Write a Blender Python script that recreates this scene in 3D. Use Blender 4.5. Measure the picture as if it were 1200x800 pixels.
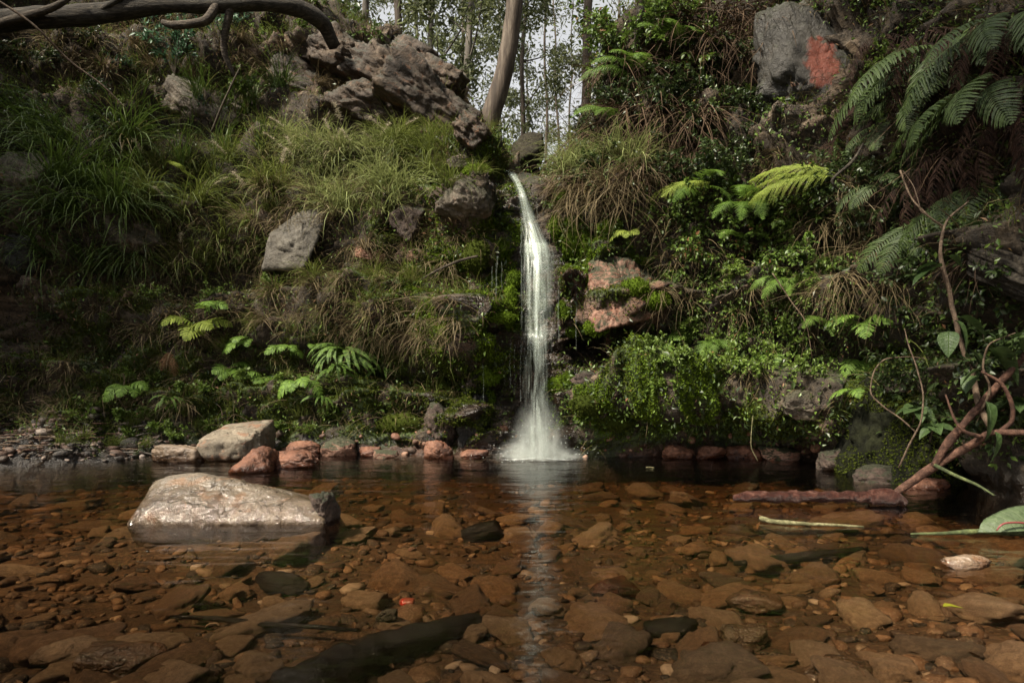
import bpy, bmesh, math, random
import numpy as np
from mathutils import Vector, Matrix
from mathutils.bvhtree import BVHTree

for o in list(bpy.data.objects):
    bpy.data.objects.remove(o)
SC = bpy.context.scene
COL = SC.collection
R = math.radians
PI = math.pi

# ------------------------------------------------------------------ camera
CAM_H = 0.75
HZ = 440.0                       # pixel row of the horizon in the 1200x800 photograph
F = 800.0                        # focal length in those pixels (24 mm on 36 mm)
cd = bpy.data.cameras.new("camera")
cd.lens = 24
cd.sensor_width = 36
cd.shift_y = (HZ - 400) / 1200.0
cd.clip_start = 0.05
cd.clip_end = 600
cd.dof.use_dof = True
cd.dof.focus_distance = 5.6
cd.dof.aperture_fstop = 5.0
cam = bpy.data.objects.new("camera", cd)
COL.objects.link(cam)
cam.location = (0, 0, CAM_H)
cam.rotation_euler = (PI / 2, 0, 0)
SC.camera = cam

# ------------------------------------------------------------------ sky and sun
SUN_DIR = Vector((-0.50, -0.42, 0.80)).normalized()
elev = math.asin(SUN_DIR.z)
az = math.atan2(SUN_DIR.x, SUN_DIR.y)
W = bpy.data.worlds.new("World")
SC.world = W
W.use_nodes = True
nt = W.node_tree
bg = nt.nodes["Background"]
sky = nt.nodes.new("ShaderNodeTexSky")
sky.sky_type = 'NISHITA'
sky.sun_disc = False
sky.sun_elevation = elev
sky.sun_rotation = az
sky.air_density = 1.0
sky.dust_density = 4.0
hs = nt.nodes.new("ShaderNodeHueSaturation")
hs.inputs['Saturation'].default_value = 0.07      # cloud veil over the whole sky
nt.links.new(sky.outputs[0], hs.inputs['Color'])
nt.links.new(hs.outputs[0], bg.inputs['Color'])
bg.inputs['Strength'].default_value = 0.085
sd = bpy.data.lights.new("sun", 'SUN')
sd.energy = 5.0
sd.angle = R(6.0)
sd.color = (1.0, 0.90, 0.74)
sun = bpy.data.objects.new("sun", sd)
COL.objects.link(sun)
sun.rotation_euler = SUN_DIR.to_track_quat('Z', 'Y').to_euler()
SC.view_settings.view_transform = 'Standard'
SC.view_settings.look = 'None'
SC.view_settings.gamma = 1
SC.view_settings.use_curve_mapping = False
SC.view_settings.exposure = 1.62
SC.render.engine = 'CYCLES'
SC.cycles.max_bounces = 8
SC.cycles.diffuse_bounces = 3
SC.cycles.glossy_bounces = 3
SC.cycles.transparent_max_bounces = 24
SC.cycles.transmission_bounces = 4
SC.cycles.volume_bounces = 1
SC.cycles.use_denoising = True
try:
    SC.cycles.denoiser = 'OPENIMAGEDENOISE'
except Exception:
    pass

# ------------------------------------------------------------------ noise
def _hash(ix, iy, iz, seed):
    h = (ix.astype(np.int64) * 374761393 + iy.astype(np.int64) * 668265263 + iz.astype(np.int64) * 2147483647 + seed * 1274126177) & 0xFFFFFFFF
    h = ((h ^ (h >> 13)) * 1274126177) & 0xFFFFFFFF
    h = (h ^ (h >> 16)) & 0xFFFFFFFF
    return h

_G = np.array([(1,1,0),(-1,1,0),(1,-1,0),(-1,-1,0),(1,0,1),(-1,0,1),(1,0,-1),(-1,0,-1),(0,1,1),(0,-1,1),(0,1,-1),(0,-1,-1),(1,1,0),(-1,1,0),(0,-1,1),(0,-1,-1)], float)

def perlin(P, seed=0):
    P = np.asarray(P, float)
    I = np.floor(P)
    f = P - I
    I = I.astype(np.int64)
    u = f * f * f * (f * (f * 6 - 15) + 10)
    out = 0
    for dx in (0, 1):
        for dy in (0, 1):
            for dz in (0, 1):
                g = _G[_hash(I[:, 0] + dx, I[:, 1] + dy, I[:, 2] + dz, seed) & 15]
                d = g[:, 0] * (f[:, 0] - dx) + g[:, 1] * (f[:, 1] - dy) + g[:, 2] * (f[:, 2] - dz)
                wx = u[:, 0] if dx else 1 - u[:, 0]
                wy = u[:, 1] if dy else 1 - u[:, 1]
                wz = u[:, 2] if dz else 1 - u[:, 2]
                out = out + d * wx * wy * wz
    return out

def fbm(P, octs=4, seed=0, gain=0.5):
    P = np.asarray(P, float)
    a, s = 1.0, 0
    for k in range(octs):
        s = s + a * perlin(P * (2.03 ** k) + k * 17.3, seed + k)
        a *= gain
    return s

def ridged(P, octs=3, seed=0):
    a, s = 1.0, 0
    for k in range(octs):
        s = s + a * (1 - 2 * np.abs(perlin(P * (2.1 ** k) + k * 9.1, seed + k)))
        a *= 0.5
    return s

def worley(P, seed=0, full=False):
    """distance to the nearest and second nearest cell point, and the nearest cell's random value"""
    P = np.asarray(P, float)
    I = np.floor(P).astype(np.int64)
    n = len(P)
    f1 = np.full(n, 9.0); f2 = np.full(n, 9.0); cid = np.zeros(n); vec = np.zeros((n, 3))
    for dx in (-1, 0, 1):
        for dy in (-1, 0, 1):
            for dz in (-1, 0, 1):
                c = I + np.array((dx, dy, dz))
                h = _hash(c[:, 0], c[:, 1], c[:, 2], seed)
                q = c + np.stack([(h & 255) / 255., ((h >> 8) & 255) / 255., ((h >> 16) & 255) / 255.], 1)
                d = np.linalg.norm(q - P, axis=1)
                new = d < f1
                f2 = np.where(new, f1, np.minimum(f2, d))
                cid = np.where(new, ((h >> 24) & 255) / 255., cid)
                vec = np.where(new[:, None], P - q, vec)
                f1 = np.where(new, d, f1)
    return (f1, f2, cid, vec) if full else (f1, f2, cid)

def sstep(a, b, x):
    t = np.clip((np.asarray(x, float) - a) / (b - a), 0, 1)
    return t * t * (3 - 2 * t)

# ------------------------------------------------------------------ mesh helpers
def make_mesh(name, V, Q=None, T=None, mat=None, tint=None, smooth=True, uv=None, vattr=None):
    V = np.asarray(V, np.float32).reshape(-1, 3)
    Q = np.zeros((0, 4), np.int32) if Q is None or len(Q) == 0 else np.asarray(Q, np.int32)
    T = np.zeros((0, 3), np.int32) if T is None or len(T) == 0 else np.asarray(T, np.int32)
    me = bpy.data.meshes.new(name)
    me.vertices.add(len(V))
    me.vertices.foreach_set('co', V.ravel())
    nl = Q.size + T.size
    me.loops.add(nl)
    me.loops.foreach_set('vertex_index', np.concatenate([Q.ravel(), T.ravel()]).astype(np.int32))
    npoly = len(Q) + len(T)
    me.polygons.add(npoly)
    st = np.concatenate([np.arange(len(Q)) * 4, len(Q) * 4 + np.arange(len(T)) * 3]).astype(np.int32)
    me.polygons.foreach_set('loop_start', st)
    me.polygons.foreach_set('use_smooth', np.full(npoly, bool(smooth)))
    if tint is not None:
        a = me.attributes.new('tint', 'FLOAT', 'FACE')
        a.data.foreach_set('value', np.asarray(tint, np.float32))
    if vattr:
        for k, val in vattr.items():
            a = me.attributes.new(k, 'FLOAT', 'POINT')
            a.data.foreach_set('value', np.asarray(val, np.float32))
    me.update(calc_edges=True)
    if uv is not None:
        l = me.uv_layers.new(name='uv')
        idx = np.concatenate([Q.ravel(), T.ravel()])
        l.data.foreach_set('uv', np.asarray(uv, np.float32)[idx].ravel())
    me.validate()
    if mat is not None:
        me.materials.append(mat)
    return me

def obj(name, me, parent=None, loc=None, rot=None, scale=None):
    o = bpy.data.objects.new(name, me)
    COL.objects.link(o)
    if parent is not None:
        o.parent = parent
    if loc is not None:
        o.location = loc
    if rot is not None:
        o.rotation_euler = rot
    if scale is not None:
        o.scale = (scale,) * 3 if isinstance(scale, (int, float)) else scale
    return o

def tag(o, label=None, cat=None, group=None, kind=None):
    if label: o['label'] = label
    if cat: o['category'] = cat
    if group: o['group'] = group
    if kind: o['kind'] = kind
    return o

def empty(name, loc=(0, 0, 0), rot=(0, 0, 0)):
    o = bpy.data.objects.new(name, None)
    o.empty_display_size = 0.1
    COL.objects.link(o)
    o.location = loc
    o.rotation_euler = rot
    return o

def at(px, py, Y):
    return Vector(((px - 600) / F * Y, Y, CAM_H + (HZ - py) / F * Y))

class MB:
    def __init__(s):
        s.V = []; s.Q = []; s.T = []; s.tq = []; s.tt = []; s.n = 0
    def add(s, V, Q=None, T=None, tint=0.5):
        V = np.asarray(V, float).reshape(-1, 3)
        if Q is not None and len(Q):
            Q = np.asarray(Q, np.int64); s.Q.append(Q + s.n); s.tq.append(np.broadcast_to(tint, (len(Q),)).astype(float))
        if T is not None and len(T):
            T = np.asarray(T, np.int64); s.T.append(T + s.n); s.tt.append(np.broadcast_to(tint, (len(T),)).astype(float))
        s.V.append(V); s.n += len(V)
        return s
    def mesh(s, name, mat=None, smooth=True):
        V = np.concatenate(s.V)
        Q = np.concatenate(s.Q) if s.Q else None
        T = np.concatenate(s.T) if s.T else None
        t = np.concatenate((s.tq if s.Q else []) + (s.tt if s.T else []))
        return make_mesh(name, V, Q, T, mat, t, smooth)

def tube_geo(pts, rad, sides=8, seed=0, rough=0.0, rfreq=3.0, cap=True, sub=1, squash=1.0, grain=0.0):
    """tapered tube along a path, with a lumpy surface; returns V, Q, T"""
    pts = np.asarray(pts, float); rad = np.asarray(rad, float)
    if sub > 1:
        t = np.arange(len(pts)); tt = np.linspace(0, len(pts) - 1, (len(pts) - 1) * sub + 1)
        P = np.stack([cubic(t, pts[:, k], tt) for k in range(3)], 1)
        rad = np.interp(tt, t, rad); pts = P
    n = len(pts)
    tan = np.gradient(pts, axis=0)
    tan /= np.linalg.norm(tan, axis=1)[:, None] + 1e-9
    ref = np.array((0, 0, 1.0)) if abs(tan[0][2]) < 0.8 else np.array((1.0, 0, 0))
    V = []
    u = np.cross(ref, tan[0]); u /= np.linalg.norm(u)
    a = np.linspace(0, 2 * PI, sides, endpoint=False)
    for i in range(n):
        u = u - tan[i] * np.dot(u, tan[i]); u /= np.linalg.norm(u) + 1e-9
        v = np.cross(tan[i], u)
        V.append(pts[i] + rad[i] * (np.cos(a)[:, None] * u + squash * np.sin(a)[:, None] * v))
    V = np.concatenate(V)
    if rough > 0:
        C = np.repeat(pts, sides, 0); d = V - C
        V = C + d * (1 + rough * fbm(V * rfreq + seed * 3.7, 3, seed))[:, None]
    if grain > 0:
        aa = np.tile(a, n); ll = np.repeat(np.concatenate([[0], np.cumsum(np.linalg.norm(np.diff(pts, axis=0), axis=1))]), sides)
        gq = np.stack([np.cos(aa) * 4.5, np.sin(aa) * 4.5, ll * 1.6 + seed], 1)
        C = np.repeat(pts, sides, 0); V = C + (V - C) * (1 - grain * np.clip(np.abs(perlin(gq, seed)) * -3 + 1, 0, 1) + .6 * grain * perlin(gq * 2.1, seed + 1))[:, None]
    i = np.arange(n - 1)[:, None] * sides; j = np.arange(sides)[None, :]; k = (j + 1) % sides
    Q = np.stack([i + j, i + k, i + sides + k, i + sides + j], -1).reshape(-1, 4)
    T = []
    if cap:
        V = np.concatenate([V, pts[:1] - tan[:1] * rad[0] * 0.15, pts[-1:] + tan[-1:] * rad[-1] * 0.3])
        c0, c1 = n * sides, n * sides + 1
        jj = np.arange(sides); kk = (jj + 1) % sides
        T = np.concatenate([np.stack([np.full(sides, c0), kk, jj], 1), np.stack([np.full(sides, c1), (n - 1) * sides + jj, (n - 1) * sides + kk], 1)])
    return V, Q, T

def cubic(t, y, tt):
    """monotone-ish cubic (pchip slopes) through t, y"""
    t = np.asarray(t, float); y = np.asarray(y, float); tt = np.asarray(tt, float)
    if len(t) == 2:
        return np.interp(tt, t, y)
    h = np.diff(t); d = np.diff(y) / h
    m = np.zeros(len(t)); m[0] = d[0]; m[-1] = d[-1]
    m[1:-1] = np.where(d[:-1] * d[1:] > 0, 2 * d[:-1] * d[1:] / (d[:-1] + d[1:] + 1e-12 * np.sign(d[:-1] + d[1:] + 1e-30)), 0)
    i = np.clip(np.searchsorted(t, tt) - 1, 0, len(t) - 2)
    s = np.clip((tt - t[i]) / h[i], 0, 1)
    h00 = 2*s**3 - 3*s**2 + 1; h10 = s**3 - 2*s**2 + s; h01 = -2*s**3 + 3*s**2; h11 = s**3 - s**2
    return h00 * y[i] + h10 * h[i] * m[i] + h01 * y[i+1] + h11 * h[i] * m[i+1]

# ------------------------------------------------------------------ materials
class NT:
    def __init__(s, name):
        s.m = bpy.data.materials.new(name); s.m.use_nodes = True
        s.t = s.m.node_tree; s.t.nodes.clear()
        s.out = s.t.nodes.new('ShaderNodeOutputMaterial')
    def n(s, typ, **kw):
        nd = s.t.nodes.new(typ)
        for k, v in kw.items():
            if hasattr(nd, k): setattr(nd, k, v)
            else: nd.inputs[k.replace('_', ' ')].default_value = v
        return nd
    def l(s, a, b): s.t.links.new(a, b)
    def coord(s, kind='Object'):
        return s.n('ShaderNodeTexCoord').outputs[kind]
    def noise(s, vec, scale, detail=5, rough=0.55, dist=0.0, out='Fac'):
        nd = s.n('ShaderNodeTexNoise')
        nd.inputs['Scale'].default_value = scale; nd.inputs['Detail'].default_value = detail
        nd.inputs['Roughness'].default_value = rough; nd.inputs['Distortion'].default_value = dist
        if vec is not None: s.l(vec, nd.inputs['Vector'])
        return nd.outputs[out]
    def ramp(s, fac, stops):
        nd = s.n('ShaderNodeValToRGB'); e = nd.color_ramp.elements
        while len(e) < len(stops): e.new(0.5)
        for q, (p, c) in zip(e, stops):
            q.position = p; q.color = (*c, 1) if len(c) == 3 else c
        s.l(fac, nd.inputs['Fac'])
        return nd.outputs['Color']
    def mix(s, fac, a, b, mode='MIX'):
        nd = s.n('ShaderNodeMix', data_type='RGBA', blend_type=mode)
        for inp, val in ((nd.inputs[0], fac), (nd.inputs[6], a), (nd.inputs[7], b)):
            if isinstance(val, (int, float)): inp.default_value = val
            elif isinstance(val, tuple): inp.default_value = (*val, 1) if len(val) == 3 else val
            else: s.l(val, inp)
        return nd.outputs[2]
    def math(s, op, a, b=0.0, c=None, clamp=False):
        nd = s.n('ShaderNodeMath', operation=op, use_clamp=clamp)
        for inp, val in zip(nd.inputs, (a, b, c)):
            if val is None: continue
            if isinstance(val, (int, float)): inp.default_value = val
            else: s.l(val, inp)
        return nd.outputs[0]
    def mapr(s, v, a, b, c=0.0, d=1.0):
        nd = s.n('ShaderNodeMapRange')
        for i, val in zip((1, 2, 3, 4), (a, b, c, d)): nd.inputs[i].default_value = val
        s.l(v, nd.inputs[0])
        return nd.outputs[0]
    def attr(s, name):
        return s.n('ShaderNodeAttribute', attribute_name=name).outputs['Fac']
    def bump(s, h, strength=0.5, dist=0.02, normal=None):
        nd = s.n('ShaderNodeBump'); nd.inputs['Strength'].default_value = strength; nd.inputs['Distance'].default_value = dist
        s.l(h, nd.inputs['Height'])
        if normal is not None: s.l(normal, nd.inputs['Normal'])
        return nd.outputs[0]
    def bsdf(s, col, rough=0.7, normal=None, spec=0.4, **kw):
        nd = s.n('ShaderNodeBsdfPrincipled')
        for inp, val in ((nd.inputs['Base Color'], col), (nd.inputs['Roughness'], rough), (nd.inputs['Specular IOR Level'], spec)):
            if isinstance(val, (int, float)): inp.default_value = val
            elif isinstance(val, tuple): inp.default_value = (*val, 1)
            else: s.l(val, inp)
        if normal is not None: s.l(normal, nd.inputs['Normal'])
        return nd
    def done(s, shader):
        s.l(shader, s.out.inputs['Surface']); return s.m

def leaf_mat(name, c1, c2, rough=0.45, transl=0.25, spec=0.4, dead=None):
    rough = min(1, rough + .12); spec = spec * .6
    k = NT(name)
    t = k.attr('tint')
    rnd = k.n('ShaderNodeObjectInfo').outputs['Random']
    f = k.math('ADD', k.math('MULTIPLY', t, 0.75), k.math('MULTIPLY', rnd, 0.25), clamp=True)
    stops = [(0.0, c1), (0.85, c2)]
    if dead: stops = [(0.0, c1), (0.72, c2), (0.86, c2), (0.9, dead), (1.0, dead)]
    col = k.ramp(f, stops)
    nz = k.noise(k.coord('Object'), 14.0, 2)
    col = k.mix(k.mapr(nz, 0.3, 0.7, 0.0, 0.45), col, tuple(0.55 * v for v in c1))
    b = k.bsdf(col, rough, spec=spec)
    tr = k.n('ShaderNodeBsdfTranslucent')
    k.l(k.mix(0.5, col, tuple(min(1, 1.5 * v) for v in c2)), tr.inputs['Color'])
    mx = k.n('ShaderNodeMixShader'); mx.inputs[0].default_value = transl
    k.l(b.outputs[0], mx.inputs[1]); k.l(tr.outputs[0], mx.inputs[2])
    return k.done(mx.outputs[0])

def rock_mat(name, cols, scale=3.0, bump=0.6, wet=True, crack=0.5, spec=0.35, rough=0.75, lichen=None, wetz=0.05, dirt=None, dirtamt=0.5, wetmul=(0.42, 0.36, 0.32), vary=None, stain=None):
    """stone: mottled colour, speckle, cracks, and a dark glossy tide line where it stands in the water"""
    k = NT(name)
    co = k.coord('Object')
    rnd = k.n('ShaderNodeObjectInfo').outputs['Random']
    vm = k.n('ShaderNodeVectorMath', operation='ADD'); k.l(co, vm.inputs[0])
    cb = k.n('ShaderNodeCombineXYZ'); k.l(k.math('MULTIPLY', rnd, 37.0), cb.inputs[0]); k.l(cb.outputs[0], vm.inputs[1])
    v = vm.outputs[0]
    n1 = k.noise(v, scale, 6, 0.6, 0.6)
    n2 = k.noise(v, scale * 6, 5, 0.65)
    n3 = k.noise(v, scale * 28, 3, 0.7)
    col = k.ramp(n1, [(0.28, cols[0]), (0.5, cols[1]), (0.72, cols[2])])
    col = k.mix(k.mapr(n2, 0.35, 0.7, 0.0, 0.6), col, tuple(0.45 * c for c in cols[0]))
    col = k.mix(k.mapr(n3, 0.58, 0.72, 0.0, 0.5), col, tuple(min(1, 1.35 * c) for c in cols[2]))
    if lichen:
        ln = k.noise(v, scale * 2.3, 7, 0.7, 1.0)
        col = k.mix(k.mapr(ln, 0.56, 0.63, 0.0, 0.8), col, lichen)
    if stain:
        sxy = k.n('ShaderNodeSeparateXYZ'); k.l(co, sxy.inputs[0]); (cx, cz, rx, rz, sc_) = stain
        dx_ = k.math('MULTIPLY', k.math('SUBTRACT', sxy.outputs[0], cx), 1 / rx); dz_ = k.math('MULTIPLY', k.math('SUBTRACT', sxy.outputs[2], cz), 1 / rz)
        dd = k.math('ADD', k.math('MULTIPLY', dx_, dx_), k.math('MULTIPLY', dz_, dz_))
        dd = k.math('ADD', dd, k.math('MULTIPLY', k.math('SUBTRACT', k.noise(v, 7, 6, .7), .5), 2.6))
        col = k.mix(k.mapr(dd, .75, 1.1, .95, 0), col, k.mix(n2, sc_, tuple(.35 * c for c in sc_)))
    if vary:
        col = k.mix(.6, col, k.ramp(rnd, [(i_ / (len(vary) - 1), c) for i_, c in enumerate(vary)]), 'MIX')
        col = k.mix(k.mapr(n2, 0.4, 0.7, 0.0, 0.6), col, k.mix(1.0, col, (.30, .25, .23), 'MULTIPLY'))
        col = k.mix(k.mapr(n1, 0.42, 0.6, 0.5, 0.0), col, k.mix(1.0, col, (.45, .38, .33), 'MULTIPLY'))
    # every stone a little different
    col = k.mix(k.mapr(rnd, 0.0, 1.0, 0.0, 0.45), col, tuple(0.55 * c for c in cols[1]))
    vo = k.n('ShaderNodeTexVoronoi', feature='DISTANCE_TO_EDGE'); vo.inputs['Scale'].default_value = scale * 1.3
    wv = k.n('ShaderNodeVectorMath', operation='MULTIPLY_ADD')
    k.l(k.noise(v, scale * 2, 4, 0.6, 0, 'Color'), wv.inputs[0]); wv.inputs[1].default_value = (0.35 / scale * 3,) * 3; k.l(v, wv.inputs[2])
    k.l(wv.outputs[0], vo.inputs['Vector'])
    ck = k.mapr(vo.outputs['Distance'], 0.0, 0.035, 1.0, 0.0)
    ck = k.math('MULTIPLY', ck, k.mapr(n2, 0.4, 0.6, 0.0, crack))
    col = k.mix(ck, col, tuple(0.2 * c for c in cols[0]))
    h = k.math('ADD', k.math('MULTIPLY', n2, 0.6), k.math('ADD', k.math('MULTIPLY', n3, 0.25), k.math('MULTIPLY', ck, -0.5)))
    if dirt:
        gz = k.n('ShaderNodeSeparateXYZ'); k.l(k.n('ShaderNodeNewGeometry').outputs['Normal'], gz.inputs[0])
        df = k.math('ADD', k.math('MULTIPLY', gz.outputs[2], 0.35), k.noise(v, scale * 1.7, 6, .65, .5))
        df = k.mapr(df, 1.0 - dirtamt, 1.16 - dirtamt, 0.0, 0.95)
        dn = k.noise(v, scale * 14, 4, .7)
        col = k.mix(df, col, k.ramp(dn, [(.3, tuple(.4 * c for c in dirt)), (.6, dirt), (.75, tuple(1.8 * c for c in dirt))]))
    rg = k.mapr(n2, 0.3, 0.7, rough - 0.12, rough + 0.1)
    if wet:
        z = k.n('ShaderNodeSeparateXYZ'); k.l(k.n('ShaderNodeNewGeometry').outputs['Position'], z.inputs[0])
        wz = k.math('ADD', z.outputs[2], k.math('MULTIPLY', k.math('SUBTRACT', n1, 0.5), 0.16))
        wf = k.mapr(wz, wetz * 0.4, wetz, 1.0, 0.0)
        col = k.mix(wf, col, k.mix(1.0, col, wetmul, 'MULTIPLY'))
        rg = k.math('SUBTRACT', rg, k.math('MULTIPLY', wf, 0.45), clamp=True)
    b = k.bsdf(col, rg, k.bump(h, bump, 0.03), spec)
    return k.done(b.outputs[0])

def bark_mat(name, c1, c2, stretch=(9, 9, 1.2), bump=0.7, moss=None, rough=0.85):
    k = NT(name)
    mp = k.n('ShaderNodeMapping'); mp.inputs['Scale'].default_value = stretch
    k.l(k.coord('Object'), mp.inputs['Vector'])
    n1 = k.noise(mp.outputs[0], 1.6, 6, 0.65, 0.5)
    n2 = k.noise(mp.outputs[0], 7.0, 4, 0.6)
    col = k.ramp(n1, [(0.3, tuple(.35 * v for v in c1)), (0.48, c1), (0.7, c2)])
    col = k.mix(k.mapr(n2, 0.4, 0.65, 0, 0.5), col, tuple(.4 * v for v in c1))
    if moss:
        col = k.mix(k.mapr(k.noise(k.coord('Object'), 4.0, 5, 0.6), 0.48, 0.62, 0, 0.8), col, moss)
    h = k.math('ADD', n1, k.math('MULTIPLY', n2, 0.5))
    return k.done(k.bsdf(col, rough, k.bump(h, bump, 0.02), 0.25).outputs[0])
# ------------------------------------------------------------------ the gorge: one sheet of ground all round the pool
# profiles on rays from the camera: photograph column -> shoreline row, then (row, distance) up to the crest
KEYS = {
    0:   (546, [(500,6.5),(400,6.75),(250,7.0),(120,7.8),(20,8.4),(-120,9.4)]),
    120: (541, [(495,6.75),(400,7.0),(270,7.3),(150,8.0),(40,8.8),(-120,9.8)]),
    250: (529, [(485,7.0),(400,7.25),(290,7.55),(190,8.05),(90,9.0),(-60,10.0)]),
    340: (530, [(460,6.9),(380,7.1),(290,7.4),(190,8.0),(100,9.0),(-10,9.9)]),
    420: (532, [(450,6.7),(350,6.9),(260,7.2),(172,8.0),(110,8.7),(32,9.1)]),
    500: (533, [(460,6.5),(370,6.65),(280,6.9),(200,7.3),(165,8.1),(95,8.7)]),
    550: (535, [(470,6.35),(400,6.4),(320,6.5),(245,6.6),(200,7.0),(165,8.0)]),
    585: (536, [(480,6.4),(420,6.42),(350,6.5),(280,6.65),(225,6.85),(200,7.2)]),
    632: (536, [(480,6.42),(420,6.45),(350,6.55),(280,6.7),(232,6.9),(212,7.2)]),
    668: (536, [(470,6.3),(400,6.55),(330,6.5),(260,6.7),(215,7.0),(195,7.6)]),
    700: (536, [(465,6.2),(395,6.7),(350,6.4),(280,6.5),(210,6.9),(140,7.6)]),
    745: (535, [(460,6.15),(400,6.6),(340,6.3),(250,6.5),(130,7.0),(25,7.5)]),
    850: (534, [(450,6.05),(380,6.15),(300,6.25),(200,6.5),(80,6.9),(-120,7.6)]),
    1000:(545, [(460,5.6),(380,5.6),(280,5.62),(180,5.78),(60,6.0),(-150,6.4)]),
    1100:(562, [(470,4.85),(380,4.85),(280,4.92),(180,5.0),(60,5.15),(-150,5.5)]),
    1200:(590, [(480,4.02),(390,4.05),(280,4.12),(150,4.25),(20,4.38),(-200,4.7)]),
}
cols = []
for px, (sh, rows) in KEYS.items():
    th = math.atan((px - 600) / F); c = math.cos(th)
    pr = [(600.0 / (sh - HZ) / c, 0.0)] + [(Y / c, CAM_H + (HZ - py) / F * Y) for py, Y in rows]
    r7, z7 = pr[-1]
    gap = 1 - min(1, abs(px - 630) / 330.0)
    r0 = pr[0][0] - 0.30
    if 540 <= px <= 690:
        tail = [(9.8 , z7 + 0.25), (20, 4.6 + 1.2 * (1 - gap)), (80, 13)]
    else:
        tail = [(r7 + 2.6, z7 + 0.5), (r7 + 12, z7 + 1.5), (80, 15)]
    cols.append((th, [(r0, -0.75)] + pr + tail))
def generic(deg, r, k, steep=1.0):
    dr = [(0, 0), (0.8, .25), (1.1, 1.1), (1.4, 2.4), (2.2, 3.9), (3.0, 5.2), (4.2, 7.3)]
    pr = [(r + a * steep, b * k) for a, b in dr]
    return (R(deg), [(r - 0.3, -0.75)] + pr + [(pr[-1][0] + 3, 7.6 * k), (pr[-1][0] + 14, 8.5 * k + 1), (80, 12)])
cols += [generic(-46, 7.2, 1.2), generic(-62, 7.0, 1.35), generic(-90, 7.2, 1.1), generic(-130, 9.0, 0.5), generic(-180, 11, 0.18),  # side banks out of view, made taller to cut off sky light
         generic(47, 4.6, 1.2, 0.35), generic(62, 4.5, 1.3, 0.45), generic(90, 5.0, 1.1, 0.7), generic(130, 8.0, 0.5), generic(180, 11, 0.18)]
cols.sort(key=lambda q: q[0])
TH = np.array([q[0] for q in cols])
PR = np.array([[p[0] for p in q[1]] for q in cols])      # radius
PZ = np.array([[p[1] for p in q[1]] for q in cols])      # height
NR = PR.shape[1]                                         # 11 control rows
th_in = np.arctan((np.linspace(-90, 1290, 560) - 600) / F)
th_g = np.concatenate([np.linspace(-PI, th_in[0], 130, endpoint=False), th_in, np.linspace(th_in[-1], PI, 130)[1:]])
tv = np.concatenate([np.linspace(0, 1, 8, endpoint=False)] + [np.linspace(i, i + 1, 40, endpoint=False) for i in range(1, 7)] + [np.linspace(7, 8, 26, endpoint=False), np.linspace(8, 9, 22, endpoint=False), np.linspace(9, 10, 22)])
RR = np.array([cubic(TH, PR[:, j], th_g) for j in range(NR)])      # rows x cols
ZZ = np.array([cubic(TH, PZ[:, j], th_g) for j in range(NR)])
nu, nv = len(th_g), len(tv)
GR = np.zeros((nv, nu)); GZ = np.zeros((nv, nu))
for i in range(nu):
    GR[:, i] = cubic(np.arange(NR), RR[:, i], tv)
    GZ[:, i] = cubic(np.arange(NR), ZZ[:, i], tv)
GX = GR * np.sin(th_g)[None, :]; GY = GR * np.cos(th_g)[None, :]
G = np.stack([GX, GY, GZ], -1)
def grid_normals(G):
    du = np.gradient(G, axis=1); dv = np.gradient(G, axis=0)
    n = np.cross(du, dv); n /= np.linalg.norm(n, axis=2)[..., None] + 1e-9
    return n
def proj(P):
    Y = np.maximum(P[..., 1], 0.2)
    return 600 + F * P[..., 0] / Y, HZ - F * (P[..., 2] - CAM_H) / Y
N0 = grid_normals(G)
if N0[nv // 3, nu // 2, 1] > 0: N0 = -N0
FL = G.reshape(-1, 3)
PXg, PYg = proj(G); PXf, PYf = PXg.ravel(), PYg.ravel()
infront = (G[..., 1] > 1.0).ravel()
TVf = np.repeat(tv, nu)
def blob(x, y, rx, ry, soft=0.5, nz=0.35, seed=5):
    d = np.sqrt(((PXf - x) / rx) ** 2 + ((PYf - y) / ry) ** 2) + nz * NB
    return np.where(infront, 1 - sstep(1 - soft, 1 + soft * 0.4, d), 0)
NB = fbm(FL * 1.7, 4, 5)
NS = fbm(FL * 5.0, 3, 8)
# where bare rock shows, where moss grows, where the stone is red, where it is always wet
rock = np.maximum.reduce([blob(455, 105, 115, 75), blob(340, 80, 60, 50), blob(545, 230, 45, 45), blob(480, 270, 45, 40), blob(930, 95, 110, 80),
                          blob(30, 330, 60, 110), blob(560, 470, 60, 80), blob(730, 345, 55, 50), blob(150, 330, 40, 30), blob(620, 350, 110, 190), blob(110,110,60,40), blob(940,480,60,30)])
rock = np.clip(rock + 0.55 * sstep(0.1, 0.45, NB), 0, 1)
moss = np.maximum.reduce([blob(520, 360, 110, 130), blob(600, 320, 50, 120), blob(700, 300, 60, 60), blob(700, 480, 70, 60), blob(790, 470, 100, 60), blob(260, 470, 250, 75), blob(420, 450, 120, 80) * .8, blob(120, 400, 110, 70) * .7, blob(560, 200, 40, 25),
                          blob(850, 490, 130, 40), blob(1060, 480, 70, 90), blob(540, 450, 60, 80), blob(420, 500, 90, 30)]) * sstep(-0.35, 0.15, NS)
red = np.maximum.reduce([blob(730, 345, 60, 50), blob(500, 105, 85, 55) * .62, blob(430, 100, 40, 40) * 0.7, blob(938, 95, 28, 32, 0.3), blob(500, 290, 45, 60) * 0.7, blob(850, 528, 160, 14), blob(480, 525, 90, 14), blob(930, 250, 50, 40) * .5, blob(800, 150, 60, 60) * .4])
wet = np.maximum.reduce([blob(625, 380, 85, 190), blob(700, 400, 70, 60) * .9, blob(540, 480, 60, 70) * .9])
shore = 1 - sstep(0.06, 0.3, FL[:, 2])
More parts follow.
